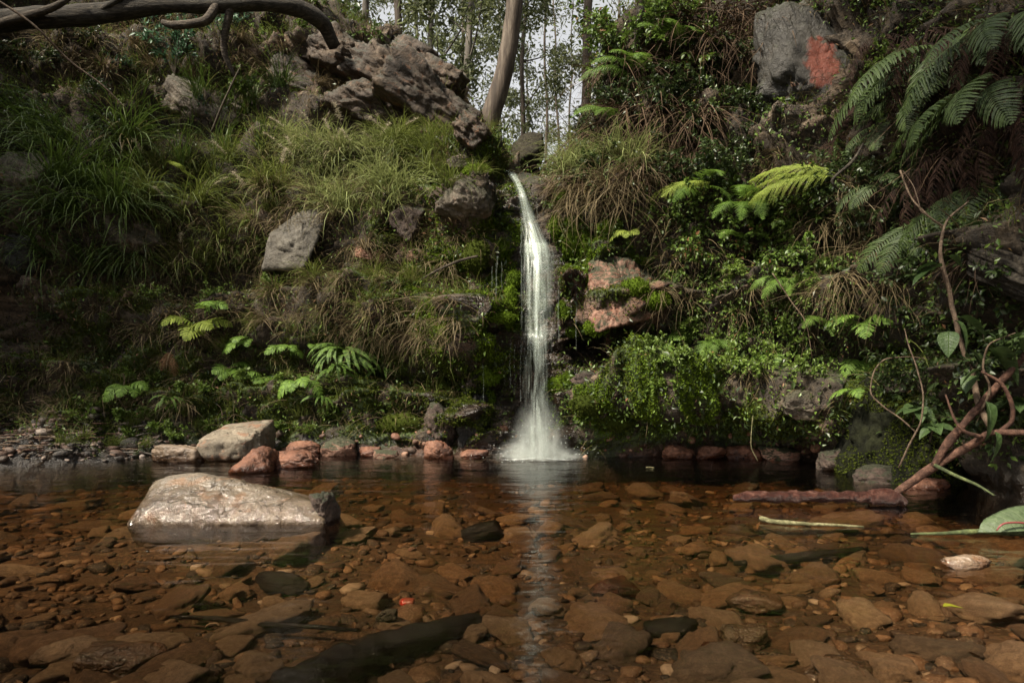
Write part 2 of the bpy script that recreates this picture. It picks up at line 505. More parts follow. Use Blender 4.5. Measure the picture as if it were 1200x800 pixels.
# displacement: big lumps, jointed rock blocks, strata, fine grain
amp = sstep(0.9, 1.6, TVf) * (1 - 0.3 * sstep(8, 9, TVf)) + 0.25
calm = 1 - 0.75 * blob(628, 370, 40, 190, 0.4, 0.1)
led = ((FL[:, 2] + .45 * fbm(FL * np.array((.55, .55, .3)), 3, 61)) * 1.15) % 1.0
led = led - sstep(.86, 1.0, led)
d = 0.24 * fbm(FL * 0.8, 3, 1) + 0.13 * fbm(FL * 2.3, 3, 2) + .40 * (led - .42) * sstep(.25, .6, FL[:, 2]) * (1 - sstep(7.2, 8.2, TVf)) + 0.03 * fbm(FL * 7, 3, 3) + 0.010 * fbm(FL * 22, 2, 4)
warp = FL + 0.10 * np.stack([perlin(FL * 1.6, 11), perlin(FL * 1.6, 12), perlin(FL * 1.6, 13)], 1)
tilt = np.array([[0.92, 0.0, 0.38], [0, 1, 0], [-0.38, 0, 0.92]])
wr = warp @ tilt.T
f1, f2, cid, fv = worley(wr * np.array((1.5, 1.5, 3.4)), 3, True)
g1, g2, cid2, gv = worley(wr * np.array((4.0, 4.0, 9.0)), 4, True)
rv = lambda c, m: np.stack([(c * 7.13 * m) % 1 - .5, (c * 13.7 * m) % 1 - .5, (c * 29.3 * m) % 1 - .5], 1)
strata = np.abs(((wr[:, 2] * 3.1 + .5 * fbm(wr * .9, 2, 31)) % 1.0) - .5) * 2
blocks = 0.22 * (cid - 0.5) + .42 * (fv * rv(cid, 1)).sum(1) + .10 * (gv * rv(cid2, 3)).sum(1) - 0.05 * (1 - sstep(0.0, 0.10, f2 - f1)) + 0.06 * (cid2 - 0.5) - 0.02 * (1 - sstep(0, .10, g2 - g1)) - .06 * (1 - sstep(0, .35, strata)) + .012 * ridged(FL * 9, 2, 41)
gul = -0.16 * (1 - sstep(0.0, 0.5, ridged(FL * np.array((1.3, 1.3, 0.6)), 2, 6)))
d = d - rock * (.03 * fbm(FL * 7, 3, 3)) + rock * blocks + (1 - rock) * 0.35 * blocks + gul * 0.6
d = d * amp * calm
# the undercut below the pink slab and the notch of the fall
d = d - 0.35 * blob(718, 405, 55, 24, 0.5, .2) - 0.12 * blob(625, 420, 40, 110, .5, .1)
FL2 = FL + N0.reshape(-1, 3) * d[:, None]
G = FL2.reshape(nv, nu, 3)
j = np.arange(nv - 1)[:, None] * nu; i = np.arange(nu - 1)[None, :]
QT = np.stack([j + i, j + i + 1, j + nu + i + 1, j + nu + i], -1).reshape(-1, 4)
NT_ = grid_normals(G)
if NT_[nv // 3, nu // 2, 1] > 0: NT_ = -NT_
if N0[nv // 3, nu // 2] @ np.cross(G[nv//3, nu//2+1]-G[nv//3, nu//2], G[nv//3+1, nu//2]-G[nv//3, nu//2]) < 0:
    QT = QT[:, ::-1]

def ground_material():
    k = NT('gorge_ground')
    P = k.coord('Object')
    n1 = k.noise(P, 1.4, 6, 0.6, 0.4); n2 = k.noise(P, 6.0, 6, 0.65, 0.3); n3 = k.noise(P, 30.0, 4, 0.7); n4 = k.noise(P, 90.0, 3, 0.7)
    soil = k.ramp(n2, [(0.3, (0.007, 0.005, 0.003)), (0.5, (0.020, 0.014, 0.008)), (0.7, (0.050, 0.035, 0.019))])
    soil = k.mix(k.mapr(n3, 0.55, 0.75, 0, 0.6), soil, (0.10, 0.076, 0.048))
    rk = k.ramp(n2, [(0.28, (0.020, 0.015, 0.009)), (0.5, (0.068, 0.050, 0.033)), (0.72, (0.155, 0.118, 0.080))])
    sm = k.n('ShaderNodeMapping'); sm.inputs['Rotation'].default_value = (0.1, 0.5, 0); sm.inputs['Scale'].default_value = (1.2, 1.2, 9.0); k.l(P, sm.inputs['Vector'])
    ns = k.noise(sm.outputs[0], 2.2, 6, .65, .6)
    rk = k.mix(k.mapr(ns, .36, .52, .85, 0), rk, (0.012, 0.009, 0.006))
    rk = k.mix(k.mapr(ns, .55, .75, 0, .6), rk, (0.21, 0.16, 0.105))
    rk = k.mix(k.mapr(n1, 0.45, 0.65, 0, 0.5), rk, (0.085, 0.045, 0.025))
    rk = k.mix(k.mapr(n4, 0.56, 0.7, 0, 0.5), rk, (0.20, 0.17, 0.13))
    rd = k.ramp(n3, [(0.3, (0.035, 0.017, 0.010)), (0.5, (0.105, 0.052, 0.030)), (0.7, (0.19, 0.105, 0.065))])
    ms = k.ramp(n3, [(0.3, (0.010, 0.018, 0.004)), (0.55, (0.035, 0.055, 0.010)), (0.75, (0.075, 0.10, 0.018))])
    rf = k.mapr(k.math('ADD', k.attr('rock'), k.math('MULTIPLY', k.math('SUBTRACT', n3, 0.5), 0.9)), 0.40, 0.6)
    col = k.mix(rf, soil, rk)
    col = k.mix(k.mapr(k.math('ADD', k.attr('redrock'), k.math('MULTIPLY', k.math('SUBTRACT', n2, 0.5), 1.0)), 0.4, 0.75, 0, 0.75), col, rd)
    gz = k.n('ShaderNodeSeparateXYZ'); k.l(k.n('ShaderNodeNewGeometry').outputs['Normal'], gz.inputs[0])
    up = k.math('MULTIPLY', k.mapr(gz.outputs[2], .25, .9, 0, .45), k.math('SUBTRACT', 1.0, k.math('MULTIPLY', k.attr('wet'), 1.0)))
    mf = k.mapr(k.math('ADD', k.math('ADD', k.attr('moss'), up), k.math('MULTIPLY', k.math('SUBTRACT', n3, 0.5), 1.2)), 0.35, 0.65)
    col = k.mix(k.math('MULTIPLY', mf, 0.95), col, ms)
    vo = k.n('ShaderNodeTexVoronoi', feature='DISTANCE_TO_EDGE'); vo.inputs['Scale'].default_value = 5.0
    wv = k.n('ShaderNodeVectorMath', operation='MULTIPLY_ADD'); k.l(k.noise(P, 5, 4, .6, 0, 'Color'), wv.inputs[0]); wv.inputs[1].default_value = (.35,) * 3; k.l(P, wv.inputs[2])
    k.l(wv.outputs[0], vo.inputs['Vector'])
    ck = k.math('MULTIPLY', k.mapr(vo.outputs['Distance'], 0.0, 0.05, 1.0, 0.0), rf)
    col = k.mix(k.math('MULTIPLY', ck, 0.7), col, (0.012, 0.010, 0.008))
    wt = k.mapr(k.math('ADD', k.attr('wet'), k.math('MULTIPLY', k.math('SUBTRACT', n2, 0.5), 0.6)), 0.3, 0.7)
    col = k.mix(wt, col, k.mix(1.0, col, (0.38, 0.34, 0.32), 'MULTIPLY'))
    h = k.math('ADD', k.math('ADD', k.math('MULTIPLY', n2, 0.7), k.math('MULTIPLY', n3, 0.45)), k.math('ADD', k.math('MULTIPLY', n4, 0.2), k.math('ADD', k.math('MULTIPLY', ck, -0.4), k.math('MULTIPLY', k.math('MULTIPLY', ns, rf), 1.3))))
    rg = k.math('SUBTRACT', 0.9, k.math('MULTIPLY', wt, 0.62))
    return k.done(k.bsdf(col, rg, k.bump(h, 0.9, 0.05), 0.4).outputs[0])

terrain_me = make_mesh('gorge_hillside', FL2, QT, None, ground_material(), None, True, None, {'rock': rock, 'moss': moss, 'redrock': red, 'wet': np.maximum(wet, shore * .8)})
terrain = tag(obj('hillside', terrain_me), kind='structure')
BVH = BVHTree.FromPolygons([Vector(v) for v in FL2.tolist()], QT.tolist())
CAMV = Vector((0, 0, CAM_H))
def hit(px, py, back=0.0):
    """where the line of sight through a photograph pixel meets the ground"""
    dr = Vector(((px - 600) / F, 1, (HZ - py) / F)).normalized()
    loc, nor, _, dist = BVH.ray_cast(CAMV, dr)
    if loc is None: return None, None
    if nor.dot(dr) > 0: nor = -nor
    return loc + dr * back, nor
def ground_z(x, y, default=4.0):
    loc, nor, _, _ = BVH.ray_cast(Vector((x, y, 40)), Vector((0, 0, -1)))
    return loc.z if loc else default

# ------------------------------------------------------------------ pool bed and water
bx = np.linspace(-10, 9, 260); by = np.concatenate([np.linspace(-11, 0.8, 40, endpoint=False), np.linspace(0.8, 8.3, 230)])
BX, BY = np.meshgrid(bx, by)
BP = np.stack([BX.ravel(), BY.ravel(), np.zeros(BX.size)], 1)
def bed_height(x, y):
    P = np.stack([x, y, np.zeros_like(x)], 1)
    return .12 * np.exp(-((x + 1.5) / .75) ** 2 - ((y - 3.6) / .42) ** 2) - 0.17 - 0.012 * np.clip(y - 1.5, 0, 4.6) + 0.05 * sstep(0.3, 1.6, x) * (1 - sstep(1.5, 3.4, y)) + 0.035 * fbm(P * 0.9, 3, 21) * (1 - .7 * sstep(3, 6, y)) + 0.012 * fbm(P * 4, 3, 22)
BP[:, 2] = bed_height(BP[:, 0], BP[:, 1])
nbx = len(bx); j = np.arange(len(by) - 1)[:, None] * nbx; i = np.arange(nbx - 1)[None, :]
QB = np.stack([j + i, j + i + 1, j + nbx + i + 1, j + nbx + i], -1).reshape(-1, 4)
def bed_material():
    k = NT('pool_bed_sediment'); P = k.coord('Object')
    n1 = k.noise(P, 1.3, 5, .6); n2 = k.noise(P, 11, 5, .65); n3 = k.noise(P, 60, 3, .7)
    col = k.ramp(n2, [(0.3, (0.010, 0.006, 0.004)), (0.5, (0.036, 0.020, 0.010)), (0.72, (0.085, 0.047, 0.024))])
    col = k.mix(k.mapr(n3, .5, .7, 0, .6), col, (0.18, 0.11, 0.06))
    col = k.mix(k.mapr(n1, .42, .62, 0, .65), col, (0.030, 0.018, 0.010))
    return k.done(k.bsdf(col, 0.8, k.bump(k.math('ADD', n2, k.math('MULTIPLY', n3, .5)), .8, .03), .3).outputs[0])
tag(obj('pool_bed', make_mesh('pool_bed', BP, QB, None, bed_material())), kind='structure')

def water_material():
    k = NT('pool_water'); P = k.coord('Object')
    mp = k.n('ShaderNodeMapping'); mp.inputs['Scale'].default_value = (1.0, 2.6, 1.0); k.l(P, mp.inputs['Vector'])
    w1 = k.noise(mp.outputs[0], 2.2, 3, 0.45, 0.5); w2 = k.noise(mp.outputs[0], 9.0, 2, 0.5, 0.3)
    nrm = k.bump(k.math('ADD', w1, k.math('MULTIPLY', w2, 0.14)), 1.0, 0.015)
    gl = k.n('ShaderNodeBsdfGlossy'); gl.inputs['Roughness'].default_value = 0.10; k.l(nrm, gl.inputs['Normal'])
    tr = k.n('ShaderNodeBsdfTransparent'); tr.inputs['Color'].default_value = (0.95, 0.92, 0.88, 1)
    fr = k.n('ShaderNodeFresnel'); fr.inputs['IOR'].default_value = 1.33
    mx = k.n('ShaderNodeMixShader'); k.l(fr.outputs[0], mx.inputs[0]); k.l(tr.outputs[0], mx.inputs[1]); k.l(gl.outputs[0], mx.inputs[2])
    va = k.n('ShaderNodeVolumeAbsorption'); va.inputs['Color'].default_value = (.62, .46, .21, 1); va.inputs['Density'].default_value = 2.1; k.l(va.outputs[0], k.out.inputs['Volume'])
    return k.done(mx.outputs[0])
wn = 96; wa = np.linspace(0, 2 * PI, wn, endpoint=False)
ring = np.stack([13 * np.cos(wa), 13 * np.sin(wa), 0 * wa], 1); dn = np.array((0, 0, -1.4)); a_, b_ = 1 + np.arange(wn), 1 + (np.arange(wn) + 1) % wn; lo = wn + 1
WV = np.concatenate([[(0, 0, 0)], ring, [dn], ring + dn])            # a closed body of water
WT = np.concatenate([np.stack([0 * a_, a_, b_], 1), np.stack([0 * a_ + lo, lo + b_, lo + a_], 1), np.stack([a_, lo + a_, lo + b_], 1), np.stack([a_, lo + b_, b_], 1)])
tag(obj('water', make_mesh('pool_water', WV, None, WT, water_material(), None, False)), kind='structure')

# ------------------------------------------------------------------ rocks
def ico(sub):
    bm = bmesh.new(); bmesh.ops.create_icosphere(bm, subdivisions=sub, radius=1.0)
    V = np.array([v.co[:] for v in bm.verts]); T = np.array([[v.index for v in f.verts] for f in bm.faces]); bm.free()
    return V, T
ICO = {s: ico(s) for s in (2, 3, 4, 5, 6)}
def rock_from_planes(Nn, off, sub=5, p=16.0, rough=0.05, freq=2.0, seed=0):
    D, T = ICO[sub]
    q = np.maximum(D @ Nn.T, 0) / off[None, :]
    r = (q ** p).sum(1) ** (-1.0 / p)
    V = D * r[:, None]
    s = np.abs(off).mean()
    V = V + D * (s * rough * (fbm(V / s * freq + seed * 5.1, 4, seed) + 0.5 * ridged(V / s * freq * .8 + seed, 2, seed + 9) * 0.6))[:, None]
    if sub >= 4:
        q3 = V / s + seed * 3.3 + .25 * np.stack([perlin(V / s * 2.2 + seed, 51), perlin(V / s * 2.2 + seed, 52), perlin(V / s * 2.2 + seed, 53)], 1)
        f1, f2, cid = worley(q3 * np.array((1.3, 1.3, 2.0)) * freq * .55, seed); h1, h2, c2 = worley(q3 * np.array((1, 1, 1.6)) * freq * 1.5, seed + 1)
        V = V + D * (s * rough * (1.9 * (cid - .5) - .9 * (1 - sstep(0, .10, f2 - f1)) + .4 * (c2 - .5) - .22 * (1 - sstep(0, .08, h2 - h1))))[:, None]
    V = V + D * (s * rough * 0.34 * fbm(V / s * freq * 6 + seed, 3, seed + 4))[:, None]
    return V, T
def random_rock(dims, seed, sub=4, planes=16, p=14.0, rough=0.05, freq=2.0):
    rg = np.random.default_rng(seed)
    Nn = rg.normal(size=(planes, 3)); Nn /= np.linalg.norm(Nn, axis=1)[:, None]
    off = rg.uniform(0.72, 1.05, planes)
    Nn = np.concatenate([Nn, np.array([(1,0,0),(-1,0,0),(0,1,0),(0,-1,0),(0,0,1),(0,0,-1)], float)]); off = np.concatenate([off, np.full(6, 1.0)])
    V, T = rock_from_planes(Nn, off, sub, p, rough, freq, seed)
    return V * np.asarray(dims), T
def hull_rock(points, sub=6, p=26.0, rough=0.03, freq=2.0, seed=0):
    """a stone whose outline follows the given corner points"""
    pts = np.asarray(points, float); c = pts.mean(0)
    bm = bmesh.new()
    for q in pts - c: bm.verts.new(q)
    bmesh.ops.convex_hull(bm, input=bm.verts)
    Nn, off = [], []
    for f in bm.faces:
        n = f.normal.normalized(); o_ = n.dot(f.verts[0].co)
        if o_ < 0: n, o_ = -n, -o_
        if o_ > 1e-4: Nn.append(n[:]); off.append(o_)
    bm.free()
    V, T = rock_from_planes(np.array(Nn), np.array(off), sub, p, rough, freq, seed)
    return V + c, T

M = {}
M['rock_tan'] = rock_mat('stone_tan', [(0.060, 0.038, 0.023), (0.165, 0.118, 0.078), (0.28, 0.215, 0.155)], 2.6, 1.0, lichen=(0.20, 0.105, 0.055), rough=0.5, spec=0.5, wetz=0.07)
M['rock_grey'] = rock_mat('stone_grey_brown', [(0.06, 0.048, 0.034), (0.16, 0.132, 0.095), (0.28, 0.235, 0.175)], 3.5, 0.9, lichen=(0.16, 0.075, 0.04))
M['rock_bank'] = rock_mat('stone_bank_brown', [(0.03, 0.024, 0.017), (0.085, 0.068, 0.049), (0.18, 0.148, 0.11)], 4.0, 1.0, wet=False, lichen=(0.09, 0.05, 0.03), dirt=(0.030, 0.027, 0.012), dirtamt=.48)
M['rock_red'] = rock_mat('stone_rust_red', [(0.035, 0.014, 0.008), (0.12, 0.047, 0.024), (0.23, 0.11, 0.065)], 4.0, 0.9, rough=.6)
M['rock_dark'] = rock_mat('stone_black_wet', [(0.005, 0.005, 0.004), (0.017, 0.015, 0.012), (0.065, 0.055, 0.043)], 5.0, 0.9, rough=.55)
M['rock_pink'] = rock_mat('stone_pink', [(0.07, 0.034, 0.022), (0.20, 0.105, 0.070), (0.32, 0.205, 0.155)], 4.5, 1.0, wet=False, lichen=(0.19, 0.055, 0.025), dirt=(.018, .024, .007), dirtamt=.46)
M['rock_cliff'] = rock_mat('stone_cliff', [(0.030, 0.026, 0.020), (0.085, 0.075, 0.058), (0.165, 0.148, 0.118)], 4.0, 1.0, wet=False, lichen=(0.05, 0.042, 0.03), dirt=(.030, .026, .013), dirtamt=.30)
M['rock_lichen_red'] = rock_mat('stone_red_lichen', [(0.08, 0.016, 0.009), (0.22, 0.036, 0.016), (0.30, 0.070, 0.035)], 6.0, 1.0, wet=False, dirt=(.035, .028, .020), dirtamt=.42)
M['rock_mossy'] = rock_mat('stone_mossy', [(0.003, 0.003, 0.002), (0.008, 0.009, 0.004), (0.018, 0.020, 0.008)], 5.0, 1.0, wet=False, rough=.9, spec=.1)
M['rock_porous'] = rock_mat('stone_porous_brown', [(0.018, 0.011, 0.008), (0.055, 0.036, 0.026), (0.12, 0.08, 0.06)], 9.0, 1.0, wet=False, dirt=(.02, .022, .008), dirtamt=.42)
M['bed_orange'] = rock_mat('bed_stone_orange', [(0.032, 0.018, 0.010), (0.125, 0.070, 0.036), (0.27, 0.175, 0.10)], 6.0, 0.8, wet=False, rough=.6, vary=[(.05, .031, .020), (.24, .135, .068), (.42, .31, .205), (.16, .085, .044), (.10, .085, .068), (.34, .22, .125), (.48, .38, .28), (.11, .067, .040)])

def stone(name, geo, mat, label, cat='rock', loc=(0, 0, 0), rotz=0.0, group=None):
    V, T = geo
    o = obj(name, make_mesh(name, V, None, T, M[mat]), None, loc, (0, 0, rotz))
    return tag(o, label, cat, group)

# the big pale stone in the shallows: corners at their own places in the water
def P3(px, py, Y, dz=0): 
    v = at(px, py, Y); return (v.x, v.y, v.z + dz)
big = [P3(143, 615, 3.42), P3(150, 606, 3.44), P3(194, 557, 3.72), P3(222, 552, 3.80), P3(300, 565, 3.85), P3(366, 581, 3.75), P3(378, 590, 3.55), P3(383, 612, 3.44), P3(390, 590, 3.9),
       (-1.9, 3.50, -0.2), (-0.95, 3.52, -0.2), (-1.8, 4.3, -0.2), (-0.95, 4.1, -0.2), P3(180, 564, 4.15), P3(250, 560, 4.2), P3(370, 588, 4.0), P3(262, 592, 3.50), P3(200, 590, 3.47)]
M['rock_boulder'] = rock_mat('stone_wet_boulder', [(0.042, 0.032, 0.022), (0.120, 0.097, 0.071), (0.215, 0.182, 0.140)], 2.4, 1.0, lichen=(0.155, 0.088, 0.047), rough=.45, spec=.6, wetz=.20, wetmul=(.62, .55, .50))
stone('boulder', hull_rock(big, 6, 40, 0.03, 2.2, 3), 'rock_boulder', 'large pale tan boulder with flat sloping top standing in the shallow water', 'boulder')
def shore_rock(px0, px1, py0, py1, mat, label, seed, Y=None, depth=None, cat='rock', planes=14, sink=0.35, sub=5, rotz=0.0, group=None, rough=0.07, name='rock'):
    """stone whose outline fills columns px0..px1 and rows py0..py1 (py1 its water or ground line)"""
    Y = Y or 600.0 / (py1 - HZ)
    w = (px1 - px0) / F * Y; h = (py1 - py0) / F * Y
    dp = depth or max(w * 0.6, h * .8)
    hz = h * (1 + sink) / 2
    c = at((px0 + px1) / 2, py1, Y + dp * 0.35)
    base = CAM_H + (HZ - py1) / F * Y
    V, T = random_rock((w / 2 * 1.02, dp / 2, hz), seed, sub, planes, 14, rough)
    return stone(name, (V, T), mat, label, cat, (c.x, Y + dp * 0.4, base + h - hz), rotz, group)
bo = [P3(229,520,5.9), P3(236,513,6.2), P3(262,503,6.3), P3(300,503,6.4), P3(309,511,6.3), P3(303,527,6.1), P3(285,540,5.95), P3(243,541,5.92), P3(231,532,5.9), (-2.75,6.6,0.3), (-2.3,6.7,0.35), (-2.75,6.6,-.1), (-2.3,6.6,-.1), P3(250,516,5.9), P3(290,516,5.98)]
stone('rock', hull_rock(bo, 5, 18, 0.05, 2.0, 5), 'rock_grey', 'rounded grey brown rock with a cracked face resting against a red wedge stone', 'rock')
wd = [P3(264,553,5.25), P3(284,546,5.2), P3(296,526,5.45), P3(308,522,5.5), P3(316,526,5.5), P3(315,552,5.3), P3(290,556,5.2), (-2.3,5.8,-.2), (-1.9,5.8,-.2), (-1.95,5.75,.12), P3(302,530,5.35)]
stone('rock', hull_rock(wd, 5, 22, 0.06, 2.4, 8), 'rock_red', 'rust red wedge shaped stone leaning up out of the water', 'rock')
shore_rock(178, 236, 522, 545, 'rock_tan', 'low pale orange stone beside the rounded grey brown rock', 31, Y=5.9)
shore_rock(312, 376, 531, 549, 'rock_red', 'flat dark red stone lying just right of the rust red wedge', 32, Y=5.55)
shore_rock(330, 374, 517, 534, 'rock_red', 'low red earth stone at the foot of the mossy left bank', 34, Y=6.3)
shore_rock(372, 418, 512, 534, 'rock_pink', 'pinkish red shore stone split by a pale vertical crack', 35, Y=6.35)
shore_rock(420, 447, 524, 535, 'rock_red', 'small orange red stone at the waterline under the mossy bank', 36, Y=6.3)
shore_rock(436, 466, 527, 537, 'rock_pink', 'small pink stone at the waterline under the mossy bank', 37, Y=6.2)
shore_rock(497, 532, 515, 536, 'rock_red', 'rust orange stone at the waterline below a wet dark rock face', 38, Y=6.15)
shore_rock(540, 572, 527, 536, 'rock_red', 'low rust red stone at the waterline just left of the waterfall foot', 39, Y=6.1)
shore_rock(498, 540, 468, 530, 'rock_porous', 'wet reddish rock face above the rust orange waterline stone', 40, Y=6.38, depth=.5, sink=.1, rough=.10)
shore_rock(536, 580, 462, 534, 'rock_dark', 'broad black wet rock beside the waterfall foot', 41, Y=6.36, depth=.6, sink=.1, rough=.12)
for k_, (a, b, t_, u_, lab) in enumerate([(775, 812, 522, 537, 'rust red stone at the waterline right of the waterfall'), (815, 850, 523, 537, 'middle stone of the rust red row along the right shore'), (850, 890, 521, 537, 'broad dark red stone under the hanging green creeper'), (893, 937, 524, 539, 'flat grey pink stone at the right shore beside dark soil')]):
    shore_rock(a, b, t_, u_, ['rock_red', 'rock_red', 'rock_red', 'rock_pink'][k_], lab, 50 + k_, Y=600 / (u_ - HZ) - .05)
shore_rock(962, 1026, 522, 546, 'rock_porous', 'low layered brown rock under the dark mossy bulge of the right bank', 56, Y=5.35)
shore_rock(1004, 1072, 546, 575, 'rock_porous', 'wet brown rounded rock beneath the fallen reddish branch', 57, Y=4.75)
shore_rock(1168, 1240, 528, 566, 'rock_tan', 'orange brown rock on the shore behind the fallen branch', 58, Y=4.2)
shore_rock(1060, 1110, 560, 580, 'rock_red', 'low red stone in shade under the fallen branch', 59, Y=4.5)
mb_root = tag(empty('boulder', (1.60 * 1.83, 5.10, .3)), 'big dark moss covered boulder bulging from the right bank', 'boulder')
MOSSB = random_rock((.37, .50, .62), 60, 6, 9, 7, .07, 1.6)
obj('stone', make_mesh('mossy_boulder', MOSSB[0], None, MOSSB[1], M['rock_mossy']), mb_root)
shore_rock(1105, 1163, 654, 670, 'rock_tan', 'small tan stone breaking the water surface near the big floating leaf', 61, Y=2.66, sink=.0, depth=.12)
bl = [P3(594,200,8.3), P3(596,182,8.3), P3(604,163,8.4), P3(616,152,8.5), P3(631,152,8.5), P3(640,166,8.4), P3(638,188,8.3), P3(622,203,8.2), P3(603,205,8.2), P3(612,180,7.95), P3(626,178,8.0), P3(604,190,9.1), P3(628,170,9.1), P3(630,195,9.0)]
M['rock_egg'] = rock_mat('stone_egg_brown', [(0.012, 0.011, 0.007), (0.032, 0.028, 0.018), (0.066, 0.058, 0.038)], 7.0, 1.2, wet=False, rough=.92, spec=.12)
stone('boulder', hull_rock(bl, 5, 13, 0.06, 2.4, 12), 'rock_egg', 'dark egg shaped boulder balanced on the lip of the waterfall', 'boulder')
lp = [P3(600,204,7.2), P3(612,200,7.5), P3(640,210,7.4), P3(643,222,7.15), P3(640,230,7.0), P3(622,228,6.95), P3(610,220,7.0), P3(625,212,7.0), P3(605,215,7.9), P3(640,225,7.9)]
stone('rock', hull_rock(lp, 5, 18, 0.06, 3.0, 13), 'rock_porous', 'reddish brown pitted rock beneath the egg shaped boulder at the fall lip', 'rock')
sl = [P3(688,374,6.12), P3(696,340,6.22), P3(692,308,6.36), P3(712,299,6.42), P3(738,306,6.45), P3(758,322,6.42), P3(764,345,6.34), P3(774,367,6.24), P3(736,378,6.08), P3(702,388,6.08), P3(722,340,6.16),
      P3(690,380,6.9), P3(695,305,7.1), P3(760,320,7.1), P3(775,365,7.0)]
stone('rock', hull_rock(sl, 6, 40, 0.085, 2.2, 14), 'rock_pink', 'sloping pink rock slab jutting over the dark hollow right of the waterfall', 'rock')
M['rock_face'] = rock_mat('stone_rust_face', [(0.012, 0.008, 0.005), (0.048, 0.031, 0.018), (0.115, 0.078, 0.047)], 3.0, 1.3, wet=False, lichen=(0.11, 0.050, 0.022), dirt=(.018, .016, .007), dirtamt=.45)
for i_, (px_, py_, w_, h_, rl_, fw_) in enumerate([(395, 62, 90, 50, .45, .1), (440, 88, 110, 52, .5, .15), (478, 70, 90, 44, .55, .0), (432, 128, 90, 40, .4, .2), (497, 112, 100, 52, .55, .12), (528, 138, 70, 44, .6, .1), (465, 140, 70, 30, .45, .2), (360, 100, 80, 46, .35, .1), (515, 92, 60, 36, .6, .0), (548, 158, 46, 30, .6, .05)]):
    p_, n_ = hit(px_, py_)
    if p_ is None: continue
    V, T = random_rock((w_ / F * p_.y / 2, .30, h_ / F * p_.y / 2), 840 + i_, 5, 8, 40, .10, 2.4)
    c_, s_ = math.cos(rl_), math.sin(rl_); V = V @ np.array([[c_, 0, -s_], [0, 1, 0], [s_, 0, c_]])
    stone('rock', (V, T), 'rock_face', 'rust brown angular rock slab in the craggy face above the pale grass', 'rock', (p_.x, p_.y + .12 - fw_, p_.z), .2 * math.sin(i_ * 2.1), 'slabs of the left rock face')
def bank_rock(px, py, w, h, mat, label, seed, depth=None, rotz=0, out=0.16, cat='rock', roll=0.0):
    p, n = hit(px, py)
    ww = w / F * p.y / 2; hh = h / F * p.y / 2; dd = depth or min(ww, hh) * 0.9
    V, T = random_rock((ww, dd, hh), seed, 5, 12, 26, 0.09, 2.0)
    c, s = math.cos(roll), math.sin(roll)
    V = V @ np.array([[c, 0, -s], [0, 1, 0], [s, 0, c]])
    o = stone('rock', (V, T), mat, label, cat, (p.x, p.y + dd * (1 - 2 * out), p.z), rotz)
    return o
gp, _ = hit(345, 282); gy = gp.y
sl = [P3(306,318,gy-.12), P3(316,272,gy-.1), P3(350,247,gy-.02), P3(381,241,gy-.02), P3(382,262,gy-.12), P3(366,300,gy-.2), P3(356,318,gy-.2), P3(340,280,gy-.22), P3(308,318,gy+.5), P3(381,243,gy+.6), P3(350,318,gy+.5)]
stone('rock', hull_rock(sl, 5, 30, 0.04, 2.5, 71), 'rock_cliff', 'bare pale grey slab of rock standing out of the grassy left bank', 'rock')
bank_rock(150, 272, 70, 44, 'rock_bank', 'brown rock lump behind long grass on the left bank', 72, roll=.3)
bank_rock(232, 120, 90, 40, 'rock_bank', 'long dusty rock ledge under the leafy blue green bush', 73, roll=.45)
bank_rock(30, 205, 70, 60, 'rock_bank', 'dull brown rock in shade at the far left of the bank', 74)
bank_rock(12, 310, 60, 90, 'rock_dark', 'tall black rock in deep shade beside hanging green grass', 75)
bank_rock(545, 232, 62, 50, 'rock_bank', 'grey layered rock with moss just left of the falling water', 76, out=.4, roll=.2)
bank_rock(478, 262, 40, 46, 'rock_porous', 'reddish rough rock among the mossy ledges left of the waterfall', 77)
shore_rock(364, 394, 576, 614, 'rock_porous', 'small dark brown knob added for the shaded right end of the large pale boulder', 62, Y=3.47, depth=.22, sink=.15, rough=.10)  # separate stone added for the boulder's own reddish, shaded end
bank_rock(432, 296, 40, 16, 'rock_red', 'thin red stone plate set into the left bank', 78, roll=.25)
bank_rock(542, 187, 36, 18, 'rock_bank', 'small flat grey rock on the crest left of the egg shaped boulder', 79)
bank_rock(160, 368, 60, 34, 'rock_bank', 'low rock covered by dry stems on the lower left bank', 80, roll=.4)
M['rock_stain'] = rock_mat('stone_scarlet_stain', [(0.010, 0.009, 0.007), (0.032, 0.029, 0.023), (0.085, 0.077, 0.063)], 4.0, 1.2, wet=False, rough=.55, dirt=(.018, .018, .008), dirtamt=.44, stain=(.02, -.02, .17, .25, (.24, .045, .018)))
bank_rock(942, 90, 112, 140, 'rock_stain', 'dark rock face with a scarlet lichen stain high on the right bank', 81, depth=.30, out=.70)
bank_rock(945, 475, 66, 34, 'rock_bank', 'brown rock showing through the low right bank above the shore', 85, out=.35)
bank_rock(690, 445, 40, 20, 'rock_porous', 'small brown rock shelf inside the dark hollow by the waterfall', 87)
